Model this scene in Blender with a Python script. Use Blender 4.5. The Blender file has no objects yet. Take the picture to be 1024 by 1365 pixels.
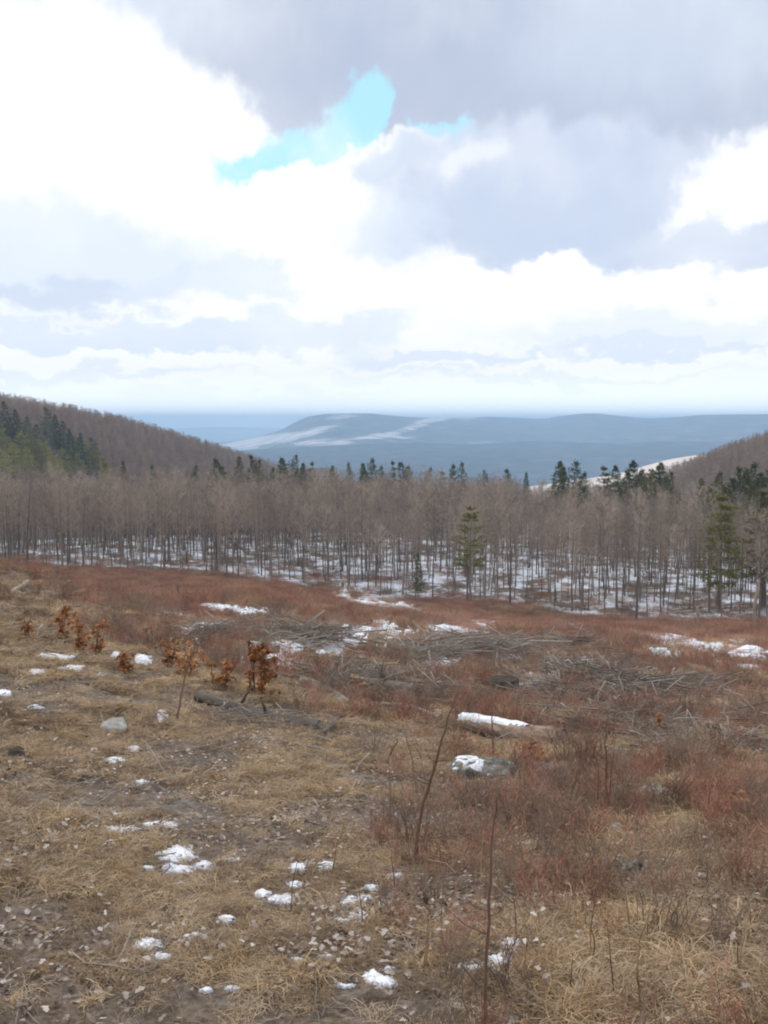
import bpy, math, random
import numpy as np
from mathutils import Vector, Matrix

SC = bpy.context.scene
COL = SC.collection
rng = np.random.default_rng(7)
random.seed(7)

# ------------------------------------------------------------------ camera
FPX = 1327.0                 # focal length, in pixels of a 1024 x 1365 frame
HORIZON_ROW = 562.0
PITCH = math.atan((682.5 - HORIZON_ROW) / FPX)
cam_data = bpy.data.cameras.new('camera')
cam_data.sensor_fit = 'VERTICAL'
cam_data.angle = 2 * math.atan(682.5 / FPX)
cam_data.clip_start = 0.05
cam_data.clip_end = 60000
cam = bpy.data.objects.new('camera', cam_data)
cam.location = (0, 0, 0)
cam.rotation_euler = (math.pi / 2 - PITCH, 0, 0)
COL.objects.link(cam)
SC.camera = cam

def ray(X, row):
    """world direction seen at a place of the photograph"""
    a, b = (X - 512) / FPX, (682.5 - row) / FPX
    c, s = math.cos(PITCH), math.sin(PITCH)
    return np.array([a, c + b * s, -s + b * c])

# ------------------------------------------------------------------ world: broken cloud over a blue sky
SUN_EL, SUN_AZ = math.radians(42), math.radians(-38)     # azimuth from +Y towards +X
world = bpy.data.worlds.new('World')
SC.world = world
world.use_nodes = True
wt = world.node_tree
wt.nodes.clear()

def N(tree, kind, **kw):
    n = tree.nodes.new(kind)
    for k, v in kw.items():
        setattr(n, k, v)
    return n

def build_world():
    L = wt.links.new
    def math_(op, a, b=None, c=None):
        n = N(wt, 'ShaderNodeMath', operation=op)
        for i, v in enumerate((a, b, c)):
            if v is None: continue
            if hasattr(v, 'links'): L(v, n.inputs[i])
            else: n.inputs[i].default_value = v
        return n.outputs[0]
    def mix(fac, a, b):
        n = N(wt, 'ShaderNodeMix', data_type='RGBA')
        for s, v in ((0, fac), (6, a), (7, b)):
            if hasattr(v, 'links'): L(v, n.inputs[s])
            else: n.inputs[s].default_value = v if s == 0 else (*v, 1)
        return n.outputs[2]
    tc = N(wt, 'ShaderNodeTexCoord')
    sep = N(wt, 'ShaderNodeSeparateXYZ'); L(tc.outputs['Generated'], sep.inputs[0])
    az = math_('MULTIPLY', math_('ARCTAN2', sep.outputs[0], sep.outputs[1]), 57.29578)
    el = math_('MULTIPLY', math_('ARCSINE', sep.outputs[2]), 57.29578)
    P0 = N(wt, 'ShaderNodeCombineXYZ'); L(az, P0.inputs[0]); L(el, P0.inputs[1])
    # noise coordinates: clouds flatten towards the horizon
    sq = math_('MULTIPLY', math_('LOGARITHM', math_('ADD', math_('MAXIMUM', el, 0.0), 5.0), 2.71828), 16.0)
    PN = N(wt, 'ShaderNodeCombineXYZ'); L(az, PN.inputs[0]); L(sq, PN.inputs[1])
    def noise(scale, detail, rough, off=0.0, dist=0.0):
        m = N(wt, 'ShaderNodeVectorMath', operation='ADD'); L(PN.outputs[0], m.inputs[0]); m.inputs[1].default_value = (off, off * 1.7, off)
        n = N(wt, 'ShaderNodeTexNoise'); n.inputs['Scale'].default_value = scale
        n.inputs['Detail'].default_value = detail; n.inputs['Roughness'].default_value = rough
        n.inputs['Distortion'].default_value = dist
        L(m.outputs[0], n.inputs['Vector'])
        return n
    nf = noise(0.22, 6, 0.58)            # billows
    nb = noise(0.06, 2, 0.55, 31.0)      # large masses
    nm = noise(0.13, 4, 0.6, 77.0)       # inner shading
    nw = noise(0.45, 3, 0.6, 11.0)
    nfac = math_('SUBTRACT', nf.outputs[0], 0.5)
    # warp the coordinates the cloud masses are laid out in
    wv = N(wt, 'ShaderNodeVectorMath', operation='SUBTRACT'); L(nf.outputs[1], wv.inputs[0]); wv.inputs[1].default_value = (.5, .5, .5)
    wv2 = N(wt, 'ShaderNodeVectorMath', operation='SUBTRACT'); L(nw.outputs[1], wv2.inputs[0]); wv2.inputs[1].default_value = (.5, .5, .5)
    sc1 = N(wt, 'ShaderNodeVectorMath', operation='MULTIPLY'); L(wv.outputs[0], sc1.inputs[0]); sc1.inputs[1].default_value = (7.5, 5.0, 0)
    sc2 = N(wt, 'ShaderNodeVectorMath', operation='MULTIPLY'); L(wv2.outputs[0], sc2.inputs[0]); sc2.inputs[1].default_value = (3.0, 2.2, 0)
    a1 = N(wt, 'ShaderNodeVectorMath', operation='ADD'); L(P0.outputs[0], a1.inputs[0]); L(sc1.outputs[0], a1.inputs[1])
    P = N(wt, 'ShaderNodeVectorMath', operation='ADD'); L(a1.outputs[0], P.inputs[0]); L(sc2.outputs[0], P.inputs[1])
    def rangef(v, lo, hi):
        n = N(wt, 'ShaderNodeMapRange', interpolation_type='SMOOTHSTEP')
        L(v, n.inputs[0]); n.inputs[1].default_value = lo; n.inputs[2].default_value = hi
        return n.outputs[0]
    # blue air behind the clouds
    sky = N(wt, 'ShaderNodeTexSky', sky_type='NISHITA')
    sky.sun_disc = False
    sky.sun_elevation = SUN_EL
    sky.sun_rotation = SUN_AZ
    sky.air_density = 1.0; sky.dust_density = 0.6; sky.ozone_density = 1.0
    # values below are radiances; the Background strength is 0.1
    WHITE, GREY, PALE = (9.7, 9.8, 9.95), (5.1, 5.8, 7.2), (7.6, 8.3, 9.4)
    cloud = mix(rangef(nb.outputs[0], 0.47, 0.62), WHITE, GREY)     # the sky all round: white cloud with grey bellies
    cloud = mix(math_('MULTIPLY', rangef(nm.outputs[0], 0.42, 0.7), 0.3), cloud, PALE)
    def layer(col, X, row, rx, ry, color, strength=1.0, soft=0.3, rot=0.0, shade=None):
        d = ray(X, row)
        u = math.degrees(math.atan2(d[0], d[1])); v = math.degrees(math.asin(d[2] / np.linalg.norm(d)))
        k = 57.29578 / FPX
        m = N(wt, 'ShaderNodeMapping', vector_type='TEXTURE')
        m.inputs['Location'].default_value = (u, v, 0)
        m.inputs['Rotation'].default_value = (0, 0, math.radians(rot))
        m.inputs['Scale'].default_value = (rx * k, ry * k, 1)
        L(P.outputs[0], m.inputs[0])
        ln = N(wt, 'ShaderNodeVectorMath', operation='LENGTH'); L(m.outputs[0], ln.inputs[0])
        f = rangef(ln.outputs['Value'], 1 + soft, 1 - soft)
        f = math_('MULTIPLY', f, strength)
        if shade is not None:                                   # billows of lighter and darker cloud inside a mass
            color = mix(math_('MULTIPLY', rangef(nm.outputs[0], 0.35, 0.68), shade), color, WHITE)
        return mix(f, col, color)
    G1, G2, G3 = (4.9, 5.55, 6.9), (4.5, 5.15, 6.6), (6.4, 7.2, 8.5)
    B1, B2 = (5.6, 6.4, 8.0), (7.2, 8.0, 9.2)
    cloud = layer(cloud, 150, 190, 420, 190, WHITE, 1, .35)
    cloud = layer(cloud, 470, 420, 900, 130, WHITE, .92, .45)
    cloud = layer(cloud, 700, 60, 480, 150, G1, 1, .22, -3, .3)
    cloud = layer(cloud, 30, 0, 230, 58, G3, .8, .4, 0, .3)
    cloud = layer(cloud, 640, 120, 330, 60, G2, .7, .5, -5)
    cloud = layer(cloud, 870, 60, 160, 60, G3, .5, .6)
    cloud = layer(cloud, 110, 168, 205, 140, WHITE, 1, .14)
    cloud = layer(cloud, 300, 205, 150, 62, WHITE, .95, .16, -14)
    # blue openings, torn at the edges
    veil = N(wt, 'ShaderNodeMix', data_type='RGBA'); veil.inputs[0].default_value = 0.45
    L(sky.outputs[0], veil.inputs[6]); veil.inputs[7].default_value = (5.6, 11.6, 12.4, 1)
    thin = mix(math_('MULTIPLY', rangef(nm.outputs[0], 0.5, 0.75), 0.6), veil.outputs[2], WHITE)
    cloud = layer(cloud, 400, 205, 128, 40, thin, 1, .22, 27)
    cloud = layer(cloud, 487, 150, 44, 36, thin, 1, .25, 60)
    cloud = layer(cloud, 588, 193, 40, 24, thin, 1, .25, 10)
    # white cumulus in front of the opening, grey mass to its right
    cloud = layer(cloud, 478, 285, 142, 92, WHITE, 1, .06, 12)
    cloud = layer(cloud, 330, 335, 170, 68, WHITE, 1, .12)
    cloud = layer(cloud, 760, 262, 240, 92, B1, .95, .18, -4, .35)
    cloud = layer(cloud, 700, 305, 200, 44, B1, .75, .4)
    cloud = layer(cloud, 625, 222, 44, 20, WHITE, .5, .6, 10)
    cloud = layer(cloud, 985, 252, 95, 50, WHITE, .9, .28, 24)
    cloud = layer(cloud, 965, 330, 140, 32, B1, .85, .25, 3, .3)
    cloud = layer(cloud, 520, 215, 52, 24, G3, .8, .4)
    cloud = layer(cloud, 520, 300, 60, 34, B2, .6, .5)
    # bands lower down
    cloud = layer(cloud, 70, 345, 190, 62, B2, .85, .3, 0, .35)
    cloud = layer(cloud, 60, 392, 170, 18, B1, .55, .5)
    cloud = layer(cloud, 215, 378, 52, 18, B2, .85, .25, 20)
    cloud = layer(cloud, 330, 380, 90, 30, B2, .75, .3, 0, .3)
    cloud = layer(cloud, 440, 370, 60, 40, WHITE, .9, .2)
    cloud = layer(cloud, 700, 405, 220, 50, WHITE, 1, .12)
    cloud = layer(cloud, 130, 443, 240, 20, B2, .95, .25, 0, .2)
    cloud = layer(cloud, 420, 445, 130, 24, B2, .75, .3, 0, .3)
    cloud = layer(cloud, 850, 440, 190, 26, B2, .55, .5)
    cloud = layer(cloud, 880, 463, 150, 11, B2, .8, .3)
    cloud = layer(cloud, 590, 478, 150, 12, B2, .8, .35)
    cloud = layer(cloud, 200, 478, 250, 11, WHITE, .95, .25)
    cloud = layer(cloud, 820, 487, 190, 9, WHITE, .95, .25)
    cloud = layer(cloud, 110, 503, 200, 9, B2, .6, .4)
    cloud = layer(cloud, 700, 505, 240, 8, B2, .5, .4)
    cloud = layer(cloud, 420, 515, 300, 8, WHITE, .8, .4)
    # thin bright air near the horizon, all the way round
    hz = rangef(el, 3.2, 0.0)
    cloud = mix(math_('MULTIPLY', hz, 0.95), cloud, (13.0, 13.5, 13.8))
    bg = N(wt, 'ShaderNodeBackground'); bg.inputs['Strength'].default_value = 0.085
    L(cloud, bg.inputs['Color'])
    out = N(wt, 'ShaderNodeOutputWorld'); L(bg.outputs[0], out.inputs['Surface'])
build_world()
world.cycles.sampling_method = 'MANUAL'
world.cycles.sample_map_resolution = 256

# ------------------------------------------------------------------ sun, thinly veiled by cloud
sun_d = bpy.data.lights.new('sun', 'SUN')
sun_d.energy = 1.5
sun_d.angle = math.radians(10)
sun_d.color = (1.0, 0.95, 0.87)
sun = bpy.data.objects.new('sun', sun_d)
sv = Vector((math.sin(SUN_AZ) * math.cos(SUN_EL), math.cos(SUN_AZ) * math.cos(SUN_EL), math.sin(SUN_EL)))
sun.rotation_euler = sv.to_track_quat('Z', 'Y').to_euler()
sun.location = sv * 60
COL.objects.link(sun)
SC.view_settings.view_transform = 'Standard'
SC.view_settings.look = 'None'
SC.view_settings.gamma = 1.0
SC.view_settings.exposure = 0.42
SC.cycles.filter_width = 2.0
SC.cycles.max_bounces = 15
SC.cycles.diffuse_bounces = 2
SC.cycles.glossy_bounces = 1
SC.cycles.transmission_bounces = 1
SC.cycles.volume_bounces = 14
SC.cycles.transparent_max_bounces = 4

# ------------------------------------------------------------------ helpers
def _hash(ix, iy, seed):
    n = (ix.astype(np.int64) * 374761393 + iy.astype(np.int64) * 668265263 + seed * 1442695041) & 0x7fffffff
    n = ((n ^ (n >> 13)) * 1274126177) & 0x7fffffff
    n = ((n ^ (n >> 15)) * 1103515245) & 0x7fffffff
    return ((n ^ (n >> 16)) & 0xffffff) / float(0xffffff)

def vnoise(x, y, seed=0):
    x = np.asarray(x, float); y = np.asarray(y, float)
    ix, iy = np.floor(x), np.floor(y)
    fx, fy = x - ix, y - iy
    fx = fx * fx * fx * (fx * (fx * 6 - 15) + 10); fy = fy * fy * fy * (fy * (fy * 6 - 15) + 10)
    a, b = _hash(ix, iy, seed), _hash(ix + 1, iy, seed)
    c, d = _hash(ix, iy + 1, seed), _hash(ix + 1, iy + 1, seed)
    return (a + (b - a) * fx) * (1 - fy) + (c + (d - c) * fx) * fy       # 0..1

def fbm(x, y, octaves=4, seed=0, gain=0.5):
    s, amp, tot = 0.0, 1.0, 0.0
    for i in range(octaves):
        s = s + amp * vnoise(x * 2.03 ** i + i * 17.3, y * 2.03 ** i - i * 9.1, seed + i)
        tot += amp; amp *= gain
    return s / tot

def sstep(a, b, x):
    t = np.clip((np.asarray(x, float) - a) / (b - a), 0, 1)
    return t * t * (3 - 2 * t)

def pchip(xs, ys, xq):
    xs, ys = np.array(xs, float), np.array(ys, float)
    h = np.diff(xs); dl = np.diff(ys) / h
    d = np.zeros_like(ys); d[0], d[-1] = dl[0], dl[-1]
    for i in range(1, len(xs) - 1):
        if dl[i - 1] * dl[i] > 0:
            w1, w2 = 2 * h[i] + h[i - 1], h[i] + 2 * h[i - 1]
            d[i] = (w1 + w2) / (w1 / dl[i - 1] + w2 / dl[i])
    i = np.clip(np.searchsorted(xs, xq) - 1, 0, len(xs) - 2)
    t = (np.clip(xq, xs[0], xs[-1]) - xs[i]) / h[i]
    return ((1 + 2 * t) * (1 - t) ** 2 * ys[i] + t * (1 - t) ** 2 * h[i] * d[i] + t * t * (3 - 2 * t) * ys[i + 1] + t * t * (t - 1) * h[i] * d[i + 1])

# terrain: height by bearing and distance, metres below or above the eye
def slope_of(X, row):
    d = ray(X, row)
    return d[2] / math.hypot(d[0], d[1])
PROFILE = {
    -220: [(4.9, 1365), (7.2, 1140), (10.5, 1000), (15, 895), (22, 812), (32, 748), (40, 727), (65, -12.0), (105, -18), (175, 750)],
    0:    [(4.9, 1365), (7.2, 1150), (10.5, 1022), (15, 920), (22, 840), (32, 778), (40, 752), (65, -12.2), (105, -18.5), (172, 756)],
    256:  [(4.7, 1365), (7, 1165), (10.5, 1034), (15, 945), (22, 876), (32, 836), (50, 815), (78, 799), (112, 784), (166, 766)],
    512:  [(4.6, 1365), (7, 1170), (10.5, 1050), (15, 967), (22, 905), (32, 867), (50, 841), (76, 825), (105, 812), (150, 797)],
    768:  [(4.6, 1365), (7, 1180), (10.5, 1070), (15, 987), (22, 929), (32, 890), (50, 859), (74, 844), (100, 835), (128, 828)],
    1024: [(4.8, 1365), (7.2, 1180), (10.5, 1085), (15, 1007), (22, 949), (32, 910), (50, 879), (74, 855), (100, 841), (124, 833)],
    1244: [(4.8, 1365), (7.2, 1185), (10.5, 1090), (15, 1015), (22, 957), (32, 916), (50, 884), (74, 858), (100, 842), (124, 834)],
}
TAIL = [(240, -28.5), (320, -36), (500, -64), (800, -115), (1500, -190), (3000, -240), (5000, -255), (30000, -255)]
LD0, LD1, NLD, NAZ = math.log(0.3), math.log(30000), 900, 161
AZ0, AZ1 = math.radians(-29), math.radians(29)
_lds = np.linspace(LD0, LD1, NLD)
_cols, _caz = [], []
for X in sorted(PROFILE):
    pts = [(0.3, -2.75)]
    for D, r in PROFILE[X]:
        pts.append((D, r if r < 0 else slope_of(X, r) * D))
    pts += TAIL
    _cols.append(pchip([math.log(p[0]) for p in pts], [p[1] for p in pts], _lds))
    _caz.append(math.atan2(ray(X, 760)[0], ray(X, 760)[1]))
_cols = np.array(_cols)
_azs = np.linspace(AZ0, AZ1, NAZ)
TAB = np.zeros((NAZ, NLD))
for j in range(NLD):
    TAB[:, j] = pchip(_caz, _cols[:, j], _azs)

def ground(x, y, bumps=True):
    x = np.asarray(x, float); y = np.asarray(y, float)
    D = np.maximum(np.hypot(x, y), 0.31); az = np.arctan2(x, y)
    a = np.clip((np.clip(az, AZ0, AZ1) - AZ0) / (AZ1 - AZ0) * (NAZ - 1), 0, NAZ - 1.001)
    l = np.clip((np.log(D) - LD0) / (LD1 - LD0) * (NLD - 1), 0, NLD - 1.001)
    ia, il = a.astype(int), l.astype(int)
    fa, fl = a - ia, l - il
    z = (TAB[ia, il] * (1 - fa) + TAB[ia + 1, il] * fa) * (1 - fl) + (TAB[ia, il + 1] * (1 - fa) + TAB[ia + 1, il + 1] * fa) * fl
    w = sstep(math.radians(40), math.radians(120), np.abs(az))
    z = z * (1 - w) + (-2.75 + 0.07 * np.minimum(D, 200)) * w
    if bumps:
        z = z + (fbm(x * 4.2, y * 4.2, 3, 5) - .5) * 0.075 * sstep(0.8, 2.0, D) * (1 - sstep(30, 70, D))
        z = z + (fbm(x * 0.6, y * 0.6, 3, 9) - .5) * 0.4 * sstep(5, 14, D)
        z = z + (fbm(x * 0.33, y * 0.33, 3, 19) - .5) * 1.1 * sstep(16, 24, D) * (1 - sstep(60, 85, D)) * sstep(-.22, -.08, az)
        z = z + (fbm(x * 0.09, y * 0.09, 3, 13) - .5) * 1.1 * sstep(20, 60, D)
    return z

def at(X, row, far=400.0):
    """the point of the ground that lies behind a place in the photograph"""
    d = ray(X, row); d = d / math.hypot(d[0], d[1])
    t = np.geomspace(1.6, far, 5000)
    g = ground(t * d[0], t * d[1]) - t * d[2]
    k = np.argmax(g > 0)
    if g[k] <= 0: k = len(t) - 1
    return Vector((t[k] * d[0], t[k] * d[1], float(ground(t[k] * d[0], t[k] * d[1]))))

def gz(x, y):
    return float(ground(x, y))

def mesh_np(name, verts, faces, mats=(), smooth=False, mat_idx=None):
    """faces: list of (M,k) integer arrays"""
    me = bpy.data.meshes.new(name)
    verts = np.asarray(verts, np.float32).reshape(-1, 3)
    if isinstance(faces, np.ndarray): faces = [faces]
    faces = [np.asarray(f, np.int32) for f in faces if len(f)]
    me.vertices.add(len(verts)); me.vertices.foreach_set('co', verts.ravel())
    nl = sum(f.size for f in faces); nf = sum(len(f) for f in faces)
    me.loops.add(nl); me.polygons.add(nf)
    me.loops.foreach_set('vertex_index', np.concatenate([f.ravel() for f in faces]))
    tot = np.concatenate([np.full(len(f), f.shape[1], np.int32) for f in faces])
    me.polygons.foreach_set('loop_start', np.concatenate([[0], np.cumsum(tot)[:-1]]).astype(np.int32))
    me.polygons.foreach_set('loop_total', tot)
    if mat_idx is not None: me.polygons.foreach_set('material_index', np.asarray(mat_idx, np.int32))
    if smooth: me.polygons.foreach_set('use_smooth', np.ones(nf, bool))
    for m in mats: me.materials.append(m)
    me.update(calc_edges=True); me.validate()
    return me

class Geo:
    """collects tubes, slivers and leaves into one mesh"""
    def __init__(s): s.v = []; s.t = []; s.m = []; s.cur = 0
    def vert(s, p): s.v.append(tuple(p)); return len(s.v) - 1
    def tri(s, a, b, c): s.t.append((a, b, c)); s.m.append(s.cur)
    def quad(s, a, b, c, d): s.tri(a, b, c); s.tri(a, c, d)
    def tube(s, pts, rad, sides=5, cap=True, wob=0.0, prof=None):
        pts = [Vector(p) for p in pts]; rings = []
        ref = Vector((0.13, 0.31, 0.94)) if abs((pts[-1] - pts[0]).normalized().z) < .8 else Vector((0.94, 0.2, 0.1))
        for i, p in enumerate(pts):
            d = (pts[min(i + 1, len(pts) - 1)] - pts[max(i - 1, 0)]).normalized()
            u = d.cross(ref)
            u = u.normalized() if u.length > 1e-5 else d.orthogonal().normalized()
            w = d.cross(u)
            rings.append([s.vert(p + (u * math.cos(2 * math.pi * k / sides) + w * math.sin(2 * math.pi * k / sides)) * rad[i] * (prof[k] if prof else 1) * (1 + random.uniform(-wob, wob))) for k in range(sides)])
        for a, b in zip(rings[:-1], rings[1:]):
            for k in range(sides):
                s.quad(a[k], a[(k + 1) % sides], b[(k + 1) % sides], b[k])
        if cap:
            for r, flip in ((rings[0], 1), (rings[-1], 0)):
                for k in range(1, sides - 1):
                    s.tri(*((r[0], r[k + 1], r[k]) if flip else (r[0], r[k], r[k + 1])))
        return rings
    def sliver(s, p, d, length, width, bend=0.0):
        d = Vector(d).normalized(); u = d.cross(Vector((random.gauss(0, 1), random.gauss(0, 1), random.gauss(0, 1))))
        if u.length < 1e-4: return
        u = u.normalized() * width * .5
        p = Vector(p)
        s.tri(s.vert(p - u), s.vert(p + u), s.vert(p + d * length))
    def mesh(s, name, mats, smooth=False):
        return mesh_np(name, s.v, np.array(s.t, np.int32), mats, smooth, s.m)

def obj(name, me, parent=None, loc=None, rz=None):
    o = bpy.data.objects.new(name, me); COL.objects.link(o)
    if parent: o.parent = parent
    if loc is not None: o.location = loc
    if rz is not None: o.rotation_euler = (0, 0, rz)
    return o

def tag(o, label=None, cat=None, group=None, kind=None):
    if label: o['label'] = label
    if cat: o['category'] = cat
    if group: o['group'] = group
    if kind: o['kind'] = kind
    return o

def thing(name, label, cat, loc, rz=0, group=None, scale=1.0):
    o = bpy.data.objects.new(name, None); COL.objects.link(o)
    o.location = loc; o.rotation_euler = (0, 0, rz); o.scale = (scale,) * 3
    o.empty_display_size = .2
    return tag(o, label, cat, group)

def scatter(name, label, variants, pts, rots, scls, idx, cat='plants'):
    """one uncountable mass: copies of a few small meshes on points, by geometry nodes"""
    c = bpy.data.collections.new(name + '_pieces')
    for i, me in enumerate(variants):
        o = bpy.data.objects.new('%s_piece_%02d' % (name, i), me); c.objects.link(o)
    me = bpy.data.meshes.new(name)
    pts = np.asarray(pts, np.float32)
    me.vertices.add(len(pts)); me.vertices.foreach_set('co', pts.ravel())
    a = me.attributes.new('rot', 'FLOAT_VECTOR', 'POINT'); a.data.foreach_set('vector', np.asarray(rots, np.float32).ravel())
    a = me.attributes.new('scl', 'FLOAT', 'POINT'); a.data.foreach_set('value', np.asarray(scls, np.float32).ravel())
    a = me.attributes.new('idx', 'INT', 'POINT'); a.data.foreach_set('value', np.asarray(idx, np.int32).ravel())
    o = obj(name, me)
    t = bpy.data.node_groups.new(name, 'GeometryNodeTree')
    t.interface.new_socket('Geometry', in_out='INPUT', socket_type='NodeSocketGeometry')
    t.interface.new_socket('Geometry', in_out='OUTPUT', socket_type='NodeSocketGeometry')
    gi, go = t.nodes.new('NodeGroupInput'), t.nodes.new('NodeGroupOutput')
    ci = t.nodes.new('GeometryNodeCollectionInfo'); ci.inputs['Collection'].default_value = c
    ci.inputs['Separate Children'].default_value = True; ci.inputs['Reset Children'].default_value = True
    ip = t.nodes.new('GeometryNodeInstanceOnPoints'); ip.inputs['Pick Instance'].default_value = True
    def attr(nm, ty):
        n = t.nodes.new('GeometryNodeInputNamedAttribute'); n.data_type = ty; n.inputs['Name'].default_value = nm
        return n.outputs['Attribute']
    er = t.nodes.new('FunctionNodeEulerToRotation')
    t.links.new(attr('rot', 'FLOAT_VECTOR'), er.inputs[0])
    t.links.new(er.outputs[0], ip.inputs['Rotation'])
    t.links.new(attr('scl', 'FLOAT'), ip.inputs['Scale'])
    t.links.new(attr('idx', 'INT'), ip.inputs['Instance Index'])
    t.links.new(gi.outputs[0], ip.inputs['Points']); t.links.new(ci.outputs[0], ip.inputs['Instance'])
    t.links.new(ip.outputs[0], go.inputs[0])
    md = o.modifiers.new('scatter', 'NODES'); md.node_group = t
    return tag(o, label, cat, None, 'stuff')

# ------------------------------------------------------------------ materials
def new_mat(name):
    m = bpy.data.materials.new(name); m.use_nodes = True
    t = m.node_tree; t.nodes.clear()
    out = t.nodes.new('ShaderNodeOutputMaterial'); b = t.nodes.new('ShaderNodeBsdfPrincipled')
    b.inputs['Specular IOR Level'].default_value = 0.15
    t.links.new(b.outputs[0], out.inputs[0])
    return m, t, b

def ramp(t, fac, stops, interp='LINEAR'):
    r = t.nodes.new('ShaderNodeValToRGB'); r.color_ramp.interpolation = interp
    e = r.color_ramp.elements
    while len(e) < len(stops): e.new(0.5)
    for i, (p, c) in enumerate(stops):
        e[i].position = p; e[i].color = (*c, 1)
    t.links.new(fac, r.inputs[0])
    return r.outputs[0]

def tnoise(t, scale, detail=4, rough=.55, coords='Object', stretch=None, off=0.0):
    tc = t.nodes.new('ShaderNodeTexCoord'); v = tc.outputs[coords]
    if stretch or off:
        mp = t.nodes.new('ShaderNodeMapping'); t.links.new(v, mp.inputs[0]); v = mp.outputs[0]
        if stretch: mp.inputs['Scale'].default_value = stretch
        mp.inputs['Location'].default_value = (off, off, off)
    n = t.nodes.new('ShaderNodeTexNoise'); n.inputs['Scale'].default_value = scale
    n.inputs['Detail'].default_value = detail; n.inputs['Roughness'].default_value = rough
    t.links.new(v, n.inputs['Vector'])
    return n.outputs[0]

def mixc(t, fac, a, b, blend='MIX'):
    n = t.nodes.new('ShaderNodeMix'); n.data_type = 'RGBA'; n.blend_type = blend
    for s, v in ((0, fac), (6, a), (7, b)):
        if hasattr(v, 'links'): t.links.new(v, n.inputs[s])
        else: n.inputs[s].default_value = v if s == 0 else (*v, 1)
    return n.outputs[2]

def mth(t, op, a, b=None):
    n = t.nodes.new('ShaderNodeMath'); n.operation = op
    for i, v in enumerate((a, b)):
        if v is None: continue
        if hasattr(v, 'links'): t.links.new(v, n.inputs[i])
        else: n.inputs[i].default_value = v
    return n.outputs[0]

def plant_mat(name, stops, scale=6.0, rough=.9, detail=3, rand=True, stretch=None, bump=0.0, rw=0.5):
    """colour from noise plus a different draw for every piece"""
    m, t, b = new_mat(name)
    f = tnoise(t, scale, detail, .6, stretch=stretch)
    if rand:
        oi = t.nodes.new('ShaderNodeObjectInfo')
        f2 = mth(t, 'ADD', mth(t, 'MULTIPLY', f, 1 - rw), mth(t, 'MULTIPLY', oi.outputs['Random'], rw))
    else: f2 = f
    t.links.new(ramp(t, f2, stops), b.inputs['Base Color'])
    b.inputs['Roughness'].default_value = rough
    if bump:
        bp = t.nodes.new('ShaderNodeBump'); bp.inputs['Strength'].default_value = min(1, bump); bp.inputs['Distance'].default_value = .05
        t.links.new(f, bp.inputs['Height']); t.links.new(bp.outputs[0], b.inputs['Normal'])
    return m

M = {}
M['bark'] = plant_mat('grey_brown_bark', [(.2, (.11, .088, .072)), (.5, (.19, .155, .13)), (.8, (.3, .255, .215))], 3, stretch=(1, 1, .3))
M['pale_bark'] = plant_mat('pale_bark', [(.2, (.24, .21, .18)), (.5, (.36, .32, .28)), (.8, (.5, .46, .41))], 3, stretch=(1, 1, .5))
M['twig'] = plant_mat('brown_twigs', [(.18, (.18, .148, .122)), (.36, (.28, .225, .184)), (.56, (.365, .292, .235)), (.7, (.42, .325, .262)), (.84, (.52, .43, .345))], .5, rw=.65)
M['hill_twig'] = plant_mat('hill_twigs', [(.15, (.27, .195, .15)), (.5, (.36, .265, .205)), (.85, (.47, .36, .28))], .4, rw=.6)
M['needle'] = plant_mat('dark_needles', [(.2, (.07, .085, .028)), (.5, (.115, .13, .04)), (.8, (.165, .178, .055))], 1.2)
M['needle_yellow'] = plant_mat('yellow_green_needles', [(.2, (.25, .24, .05)), (.5, (.36, .335, .08)), (.8, (.45, .42, .12))], 1.0)
M['needle_olive'] = plant_mat('olive_needles', [(.2, (.11, .115, .034)), (.5, (.17, .172, .05)), (.8, (.23, .225, .07))], 1.0)
M['straw'] = plant_mat('dry_straw', [(.12, (.15, .09, .046)), (.38, (.34, .22, .115)), (.62, (.52, .365, .205)), (.9, (.68, .53, .34))], 9)
M['mat_straw'] = plant_mat('matted_straw', [(.12, (.1, .066, .042)), (.38, (.25, .172, .108)), (.62, (.42, .305, .195)), (.9, (.6, .47, .33))], 9)
M['stalk'] = plant_mat('tan_stalk', [(.2, (.24, .16, .09)), (.6, (.37, .26, .15)), (.9, (.5, .38, .24))], 4)
M['red_twig'] = plant_mat('red_brown_twigs', [(.12, (.19, .088, .066)), (.4, (.35, .172, .125)), (.65, (.49, .27, .192)), (.9, (.6, .42, .3))], 5)
M['brown_twig'] = plant_mat('grey_brown_twigs', [(.15, (.14, .1, .077)), (.5, (.26, .195, .145)), (.9, (.4, .32, .25))], 5)
M['sapling'] = plant_mat('sapling_bark', [(.2, (.10, .06, .045)), (.6, (.17, .10, .072)), (.9, (.24, .155, .11))], 14)
M['tan_sapling'] = plant_mat('tan_sapling_bark', [(.2, (.17, .11, .07)), (.6, (.27, .18, .12)), (.9, (.36, .27, .2))], 14)
M['oak_leaf'] = plant_mat('rust_oak_leaves', [(.15, (.2, .075, .03)), (.5, (.36, .15, .058)), (.85, (.5, .25, .11))], 7)
M['litter'] = plant_mat('leaf_litter', [(.15, (.075, .05, .036)), (.4, (.18, .13, .098)), (.62, (.31, .25, .21)), (.85, (.5, .45, .41))], 11, .7, rw=.65)
M['stick'] = plant_mat('fallen_sticks', [(.15, (.13, .1, .08)), (.5, (.27, .225, .19)), (.9, (.46, .41, .36))], 8)
M['log'] = plant_mat('weathered_log', [(.25, (.1, .084, .072)), (.5, (.23, .205, .18)), (.7, (.42, .39, .355))], 7, rand=False, detail=8, stretch=(.22, 1, 1), bump=.8)
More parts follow.
